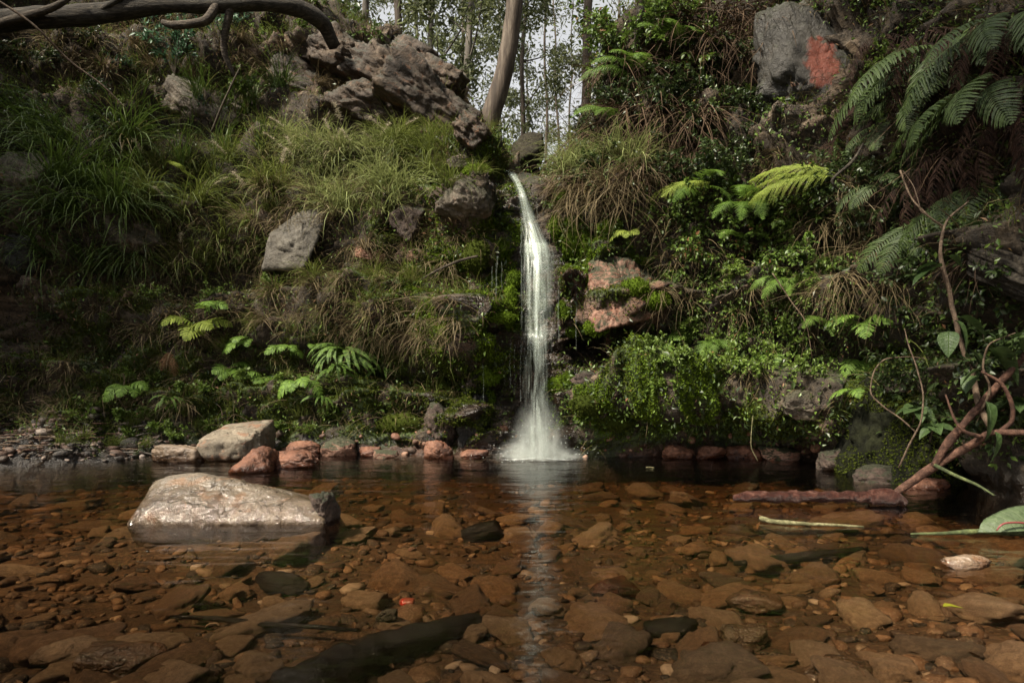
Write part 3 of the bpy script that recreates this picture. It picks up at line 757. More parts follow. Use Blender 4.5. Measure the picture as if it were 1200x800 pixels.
# ------------------------------------------------------------------ plants: builders
def unit(a): return a / (np.linalg.norm(a, axis=-1, keepdims=True) + 1e-9)
def blades(rng, n, L, w, tilt, curl, rb=0.05, face=None, spread=PI, segs=6, up=1.0, base=None, jit=0.35, sdt=0.36):
    """n arching strips; each bends over by curl radians from its first tilt; returns V, Q, tint"""
    Ln = L * rng.uniform(1 - jit * 1.4, 1 + jit * .6, n); wn = w * rng.uniform(0.6, 1.3, n)
    a = (face + rng.normal(0, spread, n)) if face is not None else rng.uniform(-PI, PI, n)
    dr = np.stack([np.cos(a), np.sin(a), 0 * a], 1)
    t0 = np.abs(rng.normal(tilt, sdt, n)); cu = curl * rng.uniform(0.5, 1.35, n)
    s = np.linspace(0, 1, segs + 1)
    ang = t0[:, None] + cu[:, None] * s[None, :] ** 1.25
    ang = np.minimum(ang, 3.05)
    st = Ln[:, None] / segs
    hx = np.cumsum(np.sin(ang) * st, 1) - np.sin(ang) * st; hz = np.cumsum(np.cos(ang) * st, 1) - np.cos(ang) * st
    if base is None:
        rr = rb * np.sqrt(rng.uniform(0, 1, n)); ra = rng.uniform(-PI, PI, n)
        base = np.stack([rr * np.cos(ra), rr * np.sin(ra), 0 * ra], 1)
    sway = rng.normal(0, 0.20, n)[:, None] * s[None, :] ** 2 * Ln[:, None]
    sd_ = np.stack([-dr[:, 1], dr[:, 0], 0 * a], 1)
    C = base[:, None, :] + dr[:, None, :] * hx[..., None] + np.array((0, 0, up)) * hz[..., None] + sd_[:, None, :] * sway[..., None]
    tw = rng.uniform(-0.9, 0.9, n)
    wd = sd_[:, None, :] * np.cos(tw)[:, None, None] + np.array((0, 0, 1.0)) * np.sin(tw)[:, None, None] * 0.7
    ww = wn[:, None] * (1 - s[None, :] ** 1.8) * np.minimum(1, 0.5 + 2 * s[None, :]) + 0.0004
    A = C - wd * ww[..., None] / 2; B = C + wd * ww[..., None] / 2
    V = np.stack([A, B], 2).reshape(-1, 3)
    m = segs + 1
    i = np.arange(n)[:, None] * (2 * m) + np.arange(segs)[None, :] * 2
    Q = np.stack([i, i + 1, i + 3, i + 2], -1).reshape(-1, 4)
    tint = np.repeat(rng.uniform(0, 1, n), segs)
    return V, Q, tint

def leaves_at(P, D, N, size, rng, wid=0.42, fold=0.18, sharp=True):
    """leaves at points P, growing along D with upper side N; a pointed oval of four faces; returns V, Q, tint"""
    D = unit(D); S = unit(np.cross(D, N)); U = np.cross(S, D)
    L = np.asarray(size)[:, None]; w = L * wid / 2
    b = P; t = P + D * L - U * L * 0.12
    m1 = P + D * L * .32; m2 = P + D * L * .68 - U * L * .03
    f = U * (w * 2 * fold)
    V = np.stack([b, m1 - S * w + f, m2 - S * w * .78 + f * .8, t, m2 + S * w * .78 + f * .8, m1 + S * w + f, m1, m2], 1).reshape(-1, 3)
    n = len(P); o = np.arange(n)[:, None] * 8
    Q = np.concatenate([o + np.array((0, 6, 1, 0))[None], o + np.array((6, 7, 2, 1))[None], o + np.array((6, 5, 4, 7))[None]])
    T = np.concatenate([o + np.array((7, 3, 2))[None], o + np.array((7, 4, 3))[None], o + np.array((0, 5, 6))[None], o + np.array((0, 6, 1))[None]])
    Q = Q[n:]
    tt = rng.uniform(0, 1, n)
    return V, Q, T, np.concatenate([tt, tt]), np.concatenate([tt] * 4)

def diamond(P, D, N, size, rng, wid=0.45):
    """the plainest leaf: a folded rhomb of two triangles"""
    D = unit(D); S = unit(np.cross(D, N)); U = np.cross(S, D)
    L = np.asarray(size)[:, None]; w = L * wid / 2
    mid = P + D * L * .45
    V = np.stack([P, mid - S * w + U * w * .4, P + D * L - U * L * .1, mid + S * w + U * w * .4], 1).reshape(-1, 3)
    o = np.arange(len(P))[:, None] * 4
    T = np.concatenate([o + np.array((0, 2, 1))[None], o + np.array((0, 3, 2))[None]])
    t = rng.uniform(0, 1, len(P))
    return V, T, np.concatenate([t, t])

def rachis_path(L, rise, curl, n=40):
    """a stem in the plane x-z: starts at an angle `rise` above level, and bends down by curl"""
    s = np.linspace(0, 1, n); ang = rise - curl * s ** 1.1
    st = L / (n - 1)
    x = np.concatenate([[0], np.cumsum(np.cos(ang[:-1]) * st)]); z = np.concatenate([[0], np.cumsum(np.sin(ang[:-1]) * st)])
    return np.stack([x, 0 * x, z], 1), np.stack([np.cos(ang), 0 * ang, np.sin(ang)], 1)

def frond_mesh(name, seed, L=0.45, rise=0.7, curl=1.2, pairs=18, width=0.32, bip=True, mat=None, droop=0.25, bare=0.22, shape='tri', ragged=0.0, stemr=0.0025, pw=.42):
    rng = np.random.default_rng(seed)
    C, Tn = rachis_path(L, rise, curl)
    C = C + np.stack([0 * C[:, 0], 0.05 * L * np.sin(np.linspace(0, 2.5, len(C)) + seed), 0 * C[:, 0]], 1)
    mb = MB()
    V, Q, T = tube_geo(C[::3], np.linspace(stemr, stemr * .35, len(C[::3])), 4, cap=False)
    mb.add(V, Q, None, 0.15)
    s = bare + (1 - bare) * (np.arange(pairs) + 0.5) / pairs
    u = (s - bare) / (1 - bare)
    if shape == 'tri': Lp = width * L * (1 - u) ** 0.8 * np.minimum(1, 0.75 + 1.5 * u) + 0.012 * L
    elif shape == 'lance': Lp = width * L * np.sin(PI * np.clip(u * 0.86 + 0.14, 0, 1)) ** 0.8
    else: Lp = width * L * np.minimum(1, 4 * u + .35) * np.minimum(1, 3.0 * (1 - u) + 0.1)
    idx = s * (len(C) - 1); i0 = np.clip(idx.astype(int), 0, len(C) - 2); fr = (idx - i0)[:, None]
    B = C[i0] * (1 - fr) + C[i0 + 1] * fr; TT = unit(Tn[i0])
    up = unit(np.stack([-TT[:, 2], 0 * TT[:, 0], TT[:, 0]], 1))
    gap = L * (1 - bare) / pairs
    for sg in (-1, 1):
        side = np.array((0, sg, 0.0))
        keep = rng.uniform(0, 1, pairs) > ragged
        D = unit(side * 0.85 + TT * rng.uniform(.40, .62, pairs)[:, None] + rng.normal(0, .05, (pairs, 3)))
        lens = Lp * rng.uniform(.86, 1.08, pairs)
        for q in range(pairs):
            if not keep[q] or lens[q] < 0.004: continue
            l = lens[q]; d = D[q]; n = up[q]
            if bip:
                m = max(3, int(l / (gap * 0.40)))
                t = (np.arange(m) + .5) / m
                drop = np.array((0, 0, -1.0))[None] * (droop * l * t ** 2)[:, None]
                base = B[q] + d[None] * (l * t)[:, None] + drop
                pl = gap * 0.52 * (1 - t) ** 0.6 + 0.10 * gap
                inpl = unit(np.cross(n, d))
                for s2 in (-1, 1):
                    dd = unit(inpl * s2 * .9 + d * .55 + np.zeros((m, 3)) + rng.normal(0, .08, (m, 3)))
                    Vd, Td, td = diamond(base, dd, np.broadcast_to(n, (m, 3)), pl * 1.15, rng, .62)
                    mb.add(Vd, None, Td, np.clip(td * .4 + .45 * rng.uniform(0, 1), 0, 1))
            else:
                m = 6
                t = np.linspace(0, 1, m + 1)
                Cq = B[q] + d[None] * (l * t)[:, None] + np.array((0, 0, -1.0))[None] * (droop * l * t ** 2)[:, None]
                w = gap * pw * (np.sin(PI * np.clip(t * .9 + .1, 0, 1)) ** .6) * (1 + .25 * ((np.arange(m + 1) % 2) * 2 - 1)) + .0005
                inpl = unit(np.cross(n, d))
                A_ = Cq + inpl * w[:, None] + n * (w * .25)[:, None]; B_ = Cq - inpl * w[:, None] + n * (w * .25)[:, None]
                V = np.stack([A_, Cq, B_], 1).reshape(-1, 3)
                ii = np.arange(m)[:, None] * 3
                Q = np.concatenate([ii + np.array((0, 1, 4, 3))[None], ii + np.array((1, 2, 5, 4))[None]])
                mb.add(V, Q, None, rng.uniform(0, 1))
    return mb.mesh(name, mat, False)

def shrub_meshes(seed, H=0.5, W=0.4, stems=7, leaf=0.045, per=26, wid=0.5, leafmat=None, stemmat=None, droop=0.0, lean=0.3, quality=True, twig=0.004):
    """stems and leaves of a small bush leaning out along -y; returns two meshes"""
    rng = np.random.default_rng(seed)
    sm = MB(); P = []; D = []; Nn = []
    for q in range(stems):
        a = rng.uniform(-PI, PI); r = rng.uniform(.2, 1) * W
        tip = np.array((math.cos(a) * r, math.sin(a) * r - lean * H, H * rng.uniform(.55, 1.05) - droop * H * rng.uniform(.5, 1.6)))
        mid = tip * np.array((.45, .45, .5)) + np.array((0, 0, H * (.12 + .3 * droop))) + rng.normal(0, .05 * H, 3)
        t = np.linspace(0, 1, 9)[:, None]
        C = (1 - t) ** 2 * np.zeros(3) + 2 * t * (1 - t) * mid + t ** 2 * tip
        V, Q, T = tube_geo(C, np.linspace(twig, twig * .3, 9), 4, cap=False); sm.add(V, Q, None, rng.uniform(0, 1))
        paths = [C]
        for b in range(3):
            i0 = rng.integers(3, 7); e = C[i0] + unit(rng.normal(0, 1, 3) + (C[-1] - C[0]) * 1.5 / H) * H * rng.uniform(.2, .42) + np.array((0, 0, -.25 * droop * H))
            C2 = C[i0] + (e - C[i0]) * np.linspace(0, 1, 6)[:, None] + np.array((0, 0, 1.0)) * (0.04 * H * np.sin(np.linspace(0, PI, 6)))[:, None]
            V, Q, T = tube_geo(C2, np.linspace(twig * .55, twig * .2, 6), 3, cap=False); sm.add(V, Q, None, .4); paths.append(C2)
        for C_ in paths:
            m = per if C_ is C else per // 2
            tt = np.sort(rng.uniform(.22, 1.0, m)); idx = tt * (len(C_) - 1); i0 = np.clip(idx.astype(int), 0, len(C_) - 2); f = (idx - i0)[:, None]
            p = C_[i0] * (1 - f) + C_[i0 + 1] * f; tg = unit(C_[i0 + 1] - C_[i0])
            ra = rng.normal(0, 1, (m, 3)); side = unit(np.cross(tg, ra))
            d = unit(side + tg * .7 + np.array((0, -.15, .15 - .3 * droop)))
            P.append(p); D.append(d); Nn.append(unit(np.array((0, -.35, 1.0)) + rng.normal(0, .45, (m, 3))))
    P = np.concatenate(P); D = np.concatenate(D); Nn = np.concatenate(Nn)
    sz = leaf * rng.uniform(.55, 1.25, len(P))
    lm = MB()
    if quality:
        V, Q, T, tq, tt = leaves_at(P, D, Nn, sz, rng, wid); lm.add(V, Q, None, tq); lm.T.append(T + 0); lm.tt.append(tt)
    else:
        V, T, tt = diamond(P, D, Nn, sz, rng, wid); lm.add(V, None, T, tt)
    return sm.mesh('shrub_stems', stemmat), lm.mesh('shrub_leaves', leafmat)

# leaf, blade and stem materials
L_ = {}
L_['grass'] = leaf_mat('grass_green', (0.030, 0.044, 0.008), (0.118, 0.142, 0.030), .45, .25, .35, dead=(0.20, 0.155, 0.075))
L_['grass_dark'] = leaf_mat('grass_deep_green', (0.016, 0.033, 0.005), (0.066, 0.102, 0.018), .42, .25, .4, dead=(0.16, 0.12, 0.06))
L_['grass_pale'] = leaf_mat('grass_pale', (0.060, 0.078, 0.020), (0.20, 0.225, 0.080), .5, .25, .35, dead=(0.27, 0.22, 0.13))
L_['straw'] = leaf_mat('grass_straw', (0.035, 0.026, 0.013), (0.14, 0.108, 0.058), .65, .15, .2, dead=(0.25, 0.205, 0.13))
L_['root'] = leaf_mat('hanging_roots', (0.022, 0.014, 0.009), (0.085, 0.056, 0.034), .75, .05, .2)
L_['plume'] = leaf_mat('seed_plume', (0.26, 0.22, 0.155), (0.44, 0.39, 0.29), .8, .3, .1)
L_['fern'] = leaf_mat('fern_green', (0.036, 0.075, 0.010), (0.13, 0.215, 0.032), .45, .3, .35)
L_['fern_bright'] = leaf_mat('fern_yellow_green', (0.090, 0.125, 0.016), (0.25, 0.30, 0.055), .5, .35, .3)
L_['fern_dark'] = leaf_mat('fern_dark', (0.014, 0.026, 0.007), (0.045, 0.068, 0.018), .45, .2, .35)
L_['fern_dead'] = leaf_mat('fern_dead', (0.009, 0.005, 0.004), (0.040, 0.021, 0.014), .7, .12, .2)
L_['fern_rust'] = leaf_mat('fern_rust', (0.07, 0.035, 0.018), (0.20, 0.11, 0.06), .7, .15, .2)
L_['leaf'] = leaf_mat('leaf_green', (0.022, 0.047, 0.007), (0.088, 0.138, 0.022), .33, .22, .5, dead=(0.14, 0.06, 0.03))
L_['leaf_light'] = leaf_mat('leaf_light_green', (0.032, 0.060, 0.008), (0.112, 0.165, 0.027), .38, .28, .45)
L_['leaf_blue'] = leaf_mat('leaf_blue_green', (0.016, 0.042, 0.020), (0.055, 0.118, 0.060), .38, .22, .45)
L_['leaf_dark'] = leaf_mat('leaf_deep_green', (0.010, 0.020, 0.006), (0.040, 0.062, 0.016), .3, .18, .5)
L_['gum'] = leaf_mat('gum_leaf', (0.024, 0.032, 0.011), (0.110, 0.125, 0.050), .5, .25, .35)
L_['moss'] = leaf_mat('moss', (0.025, 0.042, 0.003), (0.10, 0.155, 0.010), .75, .25, .15)
L_['moss_dark'] = leaf_mat('moss_olive', (0.013, 0.020, 0.003), (0.058, 0.072, 0.010), .8, .2, .1)
L_['litter'] = leaf_mat('dead_leaf', (0.05, 0.03, 0.018), (0.20, 0.125, 0.075), .7, .1, .2, dead=(0.36, 0.26, 0.18))
def vein_leaf(name, c, freq):
    k = NT(name); P_ = k.coord('Object'); sx = k.n('ShaderNodeSeparateXYZ'); k.l(P_, sx.inputs[0])
    ay = k.math('ABSOLUTE', sx.outputs[1]); vv = k.math('SINE', k.math('MULTIPLY', k.math('SUBTRACT', sx.outputs[0], k.math('MULTIPLY', ay, .7)), freq))
    vn = k.math('MAXIMUM', k.mapr(vv, .86, 1.0, 0, 1), k.mapr(ay, .0, .003, 1, 0)); nz = k.noise(P_, 24, 5, .65)
    rnd = k.n('ShaderNodeObjectInfo').outputs['Random']
    cl = k.ramp(nz, [(.3, c[0]), (.55, c[1]), (.75, c[2])]); cl = k.mix(k.math('MULTIPLY', vn, .45), cl, tuple(1.5 * q for q in c[2]))
    cl = k.mix(k.math('MULTIPLY', rnd, .6), cl, k.mix(1.0, cl, (.5, .6, .4), 'MULTIPLY'))
    cl = k.mix(k.mapr(k.noise(P_, 9, 5, .7), .62, .70, 0, .7), cl, (.07, .045, .02))
    b = k.bsdf(cl, .5, k.bump(k.math('ADD', nz, k.math('MULTIPLY', vn, -.6)), .7, .01), .3)
    tr = k.n('ShaderNodeBsdfTranslucent'); k.l(cl, tr.inputs['Color'])
    mx = k.n('ShaderNodeMixShader'); mx.inputs[0].default_value = .18; k.l(b.outputs[0], mx.inputs[1]); k.l(tr.outputs[0], mx.inputs[2])
    return k.done(mx.outputs[0])
L_['bigleaf'] = vein_leaf('broad_leaf', [(.018, .036, .010), (.040, .068, .020), (.062, .092, .032)], 300.0)
L_['floatleaf'] = vein_leaf('floating_leaf', [(.030, .045, .020), (.070, .092, .048), (.11, .13, .078)], 190.0)
L_['fern_mid'] = leaf_mat('fern_mid_green', (0.020, 0.042, 0.007), (0.085, 0.145, 0.022), .45, .25, .35)
B_ = {}
B_['twig'] = bark_mat('twig_brown', (0.075, 0.05, 0.032), (0.17, 0.125, 0.085), (20, 20, 20), .4)
B_['stem'] = bark_mat('stem_dark', (0.03, 0.022, 0.013), (0.075, 0.06, 0.034), (20, 20, 20), .4)
B_['red_branch'] = bark_mat('bark_red_brown', (0.045, 0.021, 0.013), (0.125, 0.064, 0.042), (14, 14, 14), .7)
B_['log'] = bark_mat('bark_weathered_log', (0.022, 0.018, 0.013), (0.078, 0.065, 0.047), (4, 22, 22), 1.0)
B_['log_dark'] = bark_mat('bark_dark_log', (0.035, 0.026, 0.018), (0.11, 0.09, 0.065), (5, 24, 24), 1.0)
B_['gum_pale'] = bark_mat('bark_gum_pale', (0.075, 0.065, 0.053), (0.18, 0.16, 0.135), (6, 6, .7), .5)
B_['gum_brown'] = bark_mat('bark_gum_brown', (0.050, 0.037, 0.027), (0.125, 0.102, 0.078), (7, 7, .8), .7)
B_['pale_stalk'] = bark_mat('stalk_pale', (0.08, 0.075, 0.034), (0.22, 0.20, 0.11), (20, 20, 20), .3)

B_['green_stalk'] = bark_mat('stalk_green', (.035, .045, .016), (.10, .115, .042), (12, 12, 12), .4)
M['rock_rotten'] = rock_mat('rotten_wood', [(0.018, 0.006, 0.004), (0.070, 0.022, 0.014), (0.22, 0.11, 0.08)], 18.0, 1.2, rough=.4, wetz=.012)
# stock of shared meshes
def tuft(name, seed, n, L, w, tilt, curl, mat, rb=.06, face=-PI / 2, spread=1.1, extra=None):
    rng = np.random.default_rng(seed); mb = MB()
    V, Q, t = blades(rng, n, L, w, tilt, curl, rb, face, spread); mb.add(V, Q, None, t)
    if extra:
        V, Q, t = blades(rng, extra[0], extra[1], w, extra[2], extra[3], rb, face, .8); mb.add(V, Q, None, np.clip(t * .1 + .93, 0, 1))
    return mb.mesh(name, L_[mat], True)
TUFT = {
    'green': [tuft('grass_tuft', 100 + i, 95, .60, .011, .5, 2.15, 'grass', .07, extra=(26, .42, .9, 2.0)) for i in range(4)],
    'long': [tuft('grass_tuft', 110 + i, 110, .74, .012, .8, 2.1, 'grass_dark', .09, spread=.8, extra=(20, .5, 1.2, 1.8)) for i in range(3)],
    'upright': [tuft('grass_tuft', 120 + i, 80, .42, .011, .28, .95, 'grass_dark', .08, None, extra=(16, .35, .6, 1.6)) for i in range(3)],
    'pale': [tuft('grass_tuft', 130 + i, 110, .58, .0105, .46, 2.15, 'grass_pale', .10, spread=1.3, extra=(24, .4, .9, 1.9)) for i in range(4)],
    'straw': [tuft('grass_tuft', 140 + i, 80, .46, .009, 1.1, 1.75, 'straw', .08, spread=.9) for i in range(4)],
    'hang': [tuft('dry_grass_tuft', 150 + i, 56, .60, .007, 1.5, 1.5, 'straw', .10, spread=.9) for i in range(3)],
    'root': [tuft('hanging_roots', 160 + i, 80, .60, .009, 1.9, 1.1, 'root', .13, spread=1.0) for i in range(3)],
    'short': [tuft('grass_tuft', 170 + i, 90, .17, .005, .5, 1.2, 'grass', .06, spread=1.4) for i in range(3)],
}
def plume_mesh(seed):
    rng = np.random.default_rng(seed); mb = MB()
    C, _ = rachis_path(.55, 1.25, .9, 24)
    V, Q, T = tube_geo(C, np.full(24, .0016), 4, cap=False); mb.add(V, Q, None, .1)
    tip = C[15:]; n = 130
    k = rng.integers(0, len(tip), n)
    V, Q, t = blades(rng, n, .045, .004, .9, 1.0, 0, 0.0, 1.8, 3, base=tip[k]); mb.add(V, Q, None, t)
    return mb.mesh('grass_plume', L_['plume'])
PLUME = [plume_mesh(s) for s in (1, 2)]
FR = {
    'fresh': [frond_mesh('frond', 200 + i, .42, .85, 2.1, 13, .42, False, L_['fern'], .3, .25, 'tri') for i in range(3)],
    'freshbright': [frond_mesh('frond', 205 + i, .44, .80, 2.1, 13, .46, False, L_['fern_bright'], .3, .25, 'tri') for i in range(2)],
    'sword': [frond_mesh('frond', 210 + i, .54, 1.05, 2.6, 36, .060, False, L_['fern_mid'], .1, .12, 'lance') for i in range(3)],
    'lace': [frond_mesh('frond', 220 + i, .70, .70, 1.8, 20, .34, True, L_['fern'], .25, .2, 'tri') for i in range(3)],
    'lacebright': [frond_mesh('frond', 230 + i, .85, .42, 1.15, 24, .30, True, L_['fern_bright'], .35, .18, 'lance') for i in range(2)],
    'lacedark': [frond_mesh('frond', 240 + i, .80, .35, 1.5, 30, .20, False, L_['fern_dark'], .4, .15, 'lance', pw=.30) for i in range(3)],
    'dead': [frond_mesh('frond', 250 + i, .95, .15, 1.75, 40, .11, False, L_['fern_dead'], .75, .12, 'lance', .28, pw=.24) for i in range(4)],
    'rust': [frond_mesh('frond', 260 + i, .45, .5, 2.0, 14, .22, True, L_['fern_rust'], .8, .2, 'lance', .1) for i in range(2)],
}
SH = {
    'creeper': [shrub_meshes(300 + i, .42, .36, 9, .042, 26, .55, L_['leaf'], B_['stem'], .55, .35) for i in range(4)],
    'light': [shrub_meshes(310 + i, .34, .28, 8, .036, 24, .5, L_['leaf_light'], B_['stem'], .2, .3) for i in range(3)],
    'blue': [shrub_meshes(320 + i, .60, .42, 9, .060, 24, .36, L_['leaf_blue'], B_['stem'], .0, .15, twig=.006) for i in range(3)],
    'dark': [shrub_meshes(330 + i, .55, .45, 10, .055, 26, .5, L_['leaf_dark'], B_['stem'], .35, .3) for i in range(3)],
    'herb': [shrub_meshes(340 + i, .16, .15, 7, .034, 14, .6, L_['leaf_light'], B_['stem'], .1, .2, twig=.002) for i in range(3)],
    'vine': [shrub_meshes(350 + i, .70, .22, 7, .045, 26, .55, L_['leaf'], B_['stem'], 1.5, .35) for i in range(3)],
}
RND = random.Random(77)
def face_angle(n):
    """turn so that local -y points out of the slope"""
    return math.atan2(n.x, -n.y)
def put_tuft(px, py, kind, sc, label, group, name='grass_tuft', cat='grass', turn=.4, tilt=.25):
    p, n = hit(px, py, .03)
    if p is None: return
    me = RND.choice(TUFT[kind])
    o = obj(name, me, None, p, (RND.uniform(-tilt, tilt), RND.uniform(-tilt, tilt), face_angle(n) + RND.uniform(-turn, turn)), sc * RND.uniform(.85, 1.15))
    return tag(o, label, cat, group)
def area(x0, y0, x1, y1, n, f, seed=0):
    """n places spread over a patch of the bank"""
    rg = random.Random(seed); pts = []
    for _ in range(n):
        best = None
        for _ in range(8):
            c = (rg.uniform(x0, x1), rg.uniform(y0, y1)); dd = min([(c[0]-a)**2 + (c[1]-b)**2 for a, b in pts] or [1e9])
            if best is None or dd > best[0]: best = (dd, c)
        pts.append(best[1])
    for c in pts: f(*c)
def put_shrub(px, py, kind, sc, label, group=None, name='shrub', cat='shrub', turn=.5, back=.02):
    p, n = hit(px, py, back)
    if p is None: return
    k = RND.choice(SH[kind])
    r = tag(empty(name, p, (RND.uniform(-.15, .15), RND.uniform(-.15, .15), face_angle(n) + RND.uniform(-turn, turn))), label, cat, group)
    s = sc * RND.uniform(.85, 1.15); r.scale = (s, s, s)
    obj('stems', k[0], r); obj('leaves', k[1], r)
    return r
def put_fern(px, py, kind, n, sc, label, group=None, aims=None, spread=1.3, name='fern', lift=.0, back=-.10):
    """a fern whose fronds fan outwards from one crown; aims = (turn, tilt) of each frond, 0 = straight out of the slope"""
    p, nn = hit(px, py, back)
    if p is None: return
    r = tag(empty(name, p, (0, 0, face_angle(nn))), label, 'fern', group)
    aims = aims or [(-spread + 2 * spread * (i + .5) / n + RND.uniform(-.18, .18), lift + RND.uniform(-.3, .3)) for i in range(n)]
    for a, b in aims:
        o = obj('frond', RND.choice(FR[kind]), r, (0, 0, .0), None, sc * RND.uniform(.85, 1.12))
        # frond grows along +x: turn it to -y (out of the slope), then by its own angle
        o.rotation_euler = (.55 * math.sin(a) + RND.uniform(-.25, .25), -b, -PI / 2 + a)
    return r
# ------------------------------------------------------------------ ground cover on the banks
rngS = np.random.default_rng(4242)
def scatter(weight, n):
    """n random points on the ground where weight (per vertex) says; returns points, normals, vertex ids"""
    W4 = weight.reshape(nv, nu)[:-1, :-1].ravel()
    e1 = G[:-1, 1:] - G[:-1, :-1]; e2 = G[1:, :-1] - G[:-1, :-1]
    A = np.linalg.norm(np.cross(e1, e2), axis=2).ravel() * W4
    k = rngS.choice(len(A), n, p=A / A.sum())
    a, b = k // (nu - 1), k % (nu - 1)
    u, v = rngS.uniform(0, 1, (2, n, 1))
    P = (G[a, b] * (1 - u) + G[a, b + 1] * u) * (1 - v) + (G[a + 1, b] * (1 - u) + G[a + 1, b + 1] * u) * v
    return P, NT_[a, b], a * nu + b
view = np.where(infront & (PXf > -120) & (PXf < 1320) & (PYf > -90) & (PYf < 545) & (FL2[:, 2] > 0.02) & (TVf < 8.6) & (FL2[:, 1] < 13), 1.0, 0.0)
side = np.where((FL2[:, 2] > 0.05) & (TVf < 8.2) & (view == 0), 0.06, 0.0)
steepness = 1 - np.abs(NT_.reshape(-1, 3)[:, 2])
bare = np.maximum.reduce([blob(450, 105, 125, 68), blob(725, 345, 55, 45), blob(715, 405, 60, 24), blob(628, 370, 32, 175, .4, .1), blob(935, 92, 56, 62), blob(985, 60, 40, 50), blob(0, 330, 50, 110), blob(560, 490, 40, 60), blob(545, 228, 34, 36)])
waterline = 1 - sstep(.10, .28, FL2[:, 2])
left = np.where(PXf < 560, 1.0, 0.0); right = 1 - left

def scatter_leaves(name, weight, n, size, mat, out=(.01, .10), wid=.5, flat=.5):
    P, N, _ = scatter(weight, n)
    P = P + N * rngS.uniform(out[0], out[1], (n, 1))
    D = unit(rngS.normal(0, 1, (n, 3)) + N * .6 + np.array((0, 0, -.35)))
    Nn = unit(N * .5 + np.array((0, 0, flat)) + rngS.normal(0, .5, (n, 3)))
    V, T, t = diamond(P, D, Nn, size * rngS.uniform(.5, 1.4, n), rngS, wid)
    o = obj(name, make_mesh(name, V, None, T, L_[mat], t, False))
    return tag(o, kind='stuff')
def scatter_blades(name, weight, n, Lb, w, mat, tilt=.6, curl=1.6, segs=4, clump=5):
    P, N, _ = scatter(weight, max(1, n // clump))
    P = np.repeat(P, clump, 0) + rngS.normal(0, .025, (len(P) * clump, 3)); N = np.repeat(N, clump, 0)
    m = len(P)
    face = np.arctan2(N[:, 1], N[:, 0])
    V, Q, t = blades(rngS, m, Lb, w, tilt, curl, 0, face, .8, segs, base=P - N * .01)
    return tag(obj(name, make_mesh(name, V, Q, None, L_[mat], t, True)), kind='stuff')
veg = np.clip(view + side, 0, 1) * (1 - .93 * bare) * (1 - .9 * waterline)
pleft = sstep(620, 520, PXf) ; pright = sstep(600, 690, PXf)
lowmoss = np.clip(moss, 0, 1)
scatter_leaves('undergrowth', veg * (0.45 + pright * .9 + .45 * sstep(-.1, .3, NS)) * (1 - .5 * lowmoss), 80000, .036, 'leaf', (.0, .13), .52)
scatter_leaves('undergrowth', veg * (0.2 + pright * .6 * sstep(.0, .3, NB)) , 15000, .030, 'leaf_light', (.01, .12), .5)
scatter_leaves('undergrowth', veg * (0.3 + pright), 30000, .05, 'leaf_dark', (-.01, .06), .5)
scatter_leaves('leaf_litter', np.clip(view + side, 0, 1) * (1 - .6 * bare) * (.25 + pleft) * (1 - .5 * lowmoss) * (.3 + sstep(-.2, .3, NS)) * (1 - .8 * waterline), 26000, .040, 'litter', (.0, .03), .3, .8)
scatter_blades('dry_grass', veg * (.15 + pleft * (.4 + sstep(-.2, .3, NB)) + .35 * pright) * (1 - .6 * lowmoss), 42000, .30, .0055, 'straw', 1.0, 1.6)
scatter_blades('short_grass', veg * (.1 + pleft * (.3 + sstep(.1, -.3, NB))) * (1 - .4 * lowmoss), 30000, .24, .006, 'grass', .5, 1.6)
# moss: tufts of tiny leaflets
mw = lowmoss * np.clip(view, 0, 1) * (1 - .8 * waterline) * (1 - blob(628, 370, 26, 175, .4, .1))
nearfall = np.maximum.reduce([blob(560, 330, 90, 130), blob(690, 280, 60, 60), blob(690, 480, 60, 40), blob(800, 470, 80, 40)])
scatter_leaves('moss', mw * nearfall * sstep(-.1, .25, NS + .4 * NB), 80000, .018, 'moss', (.0, .022), .7, .4)
scatter_leaves('moss', mw * (.25 + .75 * (1 - nearfall)), 150000, .019, 'moss_dark', (.0, .02), .7, .4)

# gravel strip on the left foreshore, and gravel over the bed
def gravel(name, P, sizes, seed, mats_tint, mat, flat=.5):
    D, T = ICO[2]
    rg = np.random.default_rng(seed); n = len(P)
    base = []
    for q in range(8):
        V, _ = random_rock((1, 1, 1), 500 + q + seed, 2, 9, 9, .05); base.append(V)
    base = np.array(base)[rg.integers(0, 8, n)]
    sc = np.stack([sizes * rg.uniform(.7, 1.3, n), sizes * rg.uniform(.6, 1.1, n), sizes * flat * rg.uniform(.6, 1.2, n)], 1)
    a = rg.uniform(-PI, PI, n); c, s = np.cos(a), np.sin(a)
    V = base * sc[:, None, :]
    tl = rg.normal(0, .2, n)
    V = np.stack([V[..., 0], V[..., 1], V[..., 2] + V[..., 0] * tl[:, None]], -1)
    V = np.stack([V[..., 0] * c[:, None] - V[..., 1] * s[:, None], V[..., 0] * s[:, None] + V[..., 1] * c[:, None], V[..., 2]], -1) + P[:, None, :]
    Tn = (T[None] + (np.arange(n) * len(D))[:, None, None]).reshape(-1, 3)
    o = obj(name, make_mesh(name, V.reshape(-1, 3), None, Tn, mat, np.repeat(rg.uniform(0, 1, n), len(T)), True))
    return tag(o, kind='stuff')
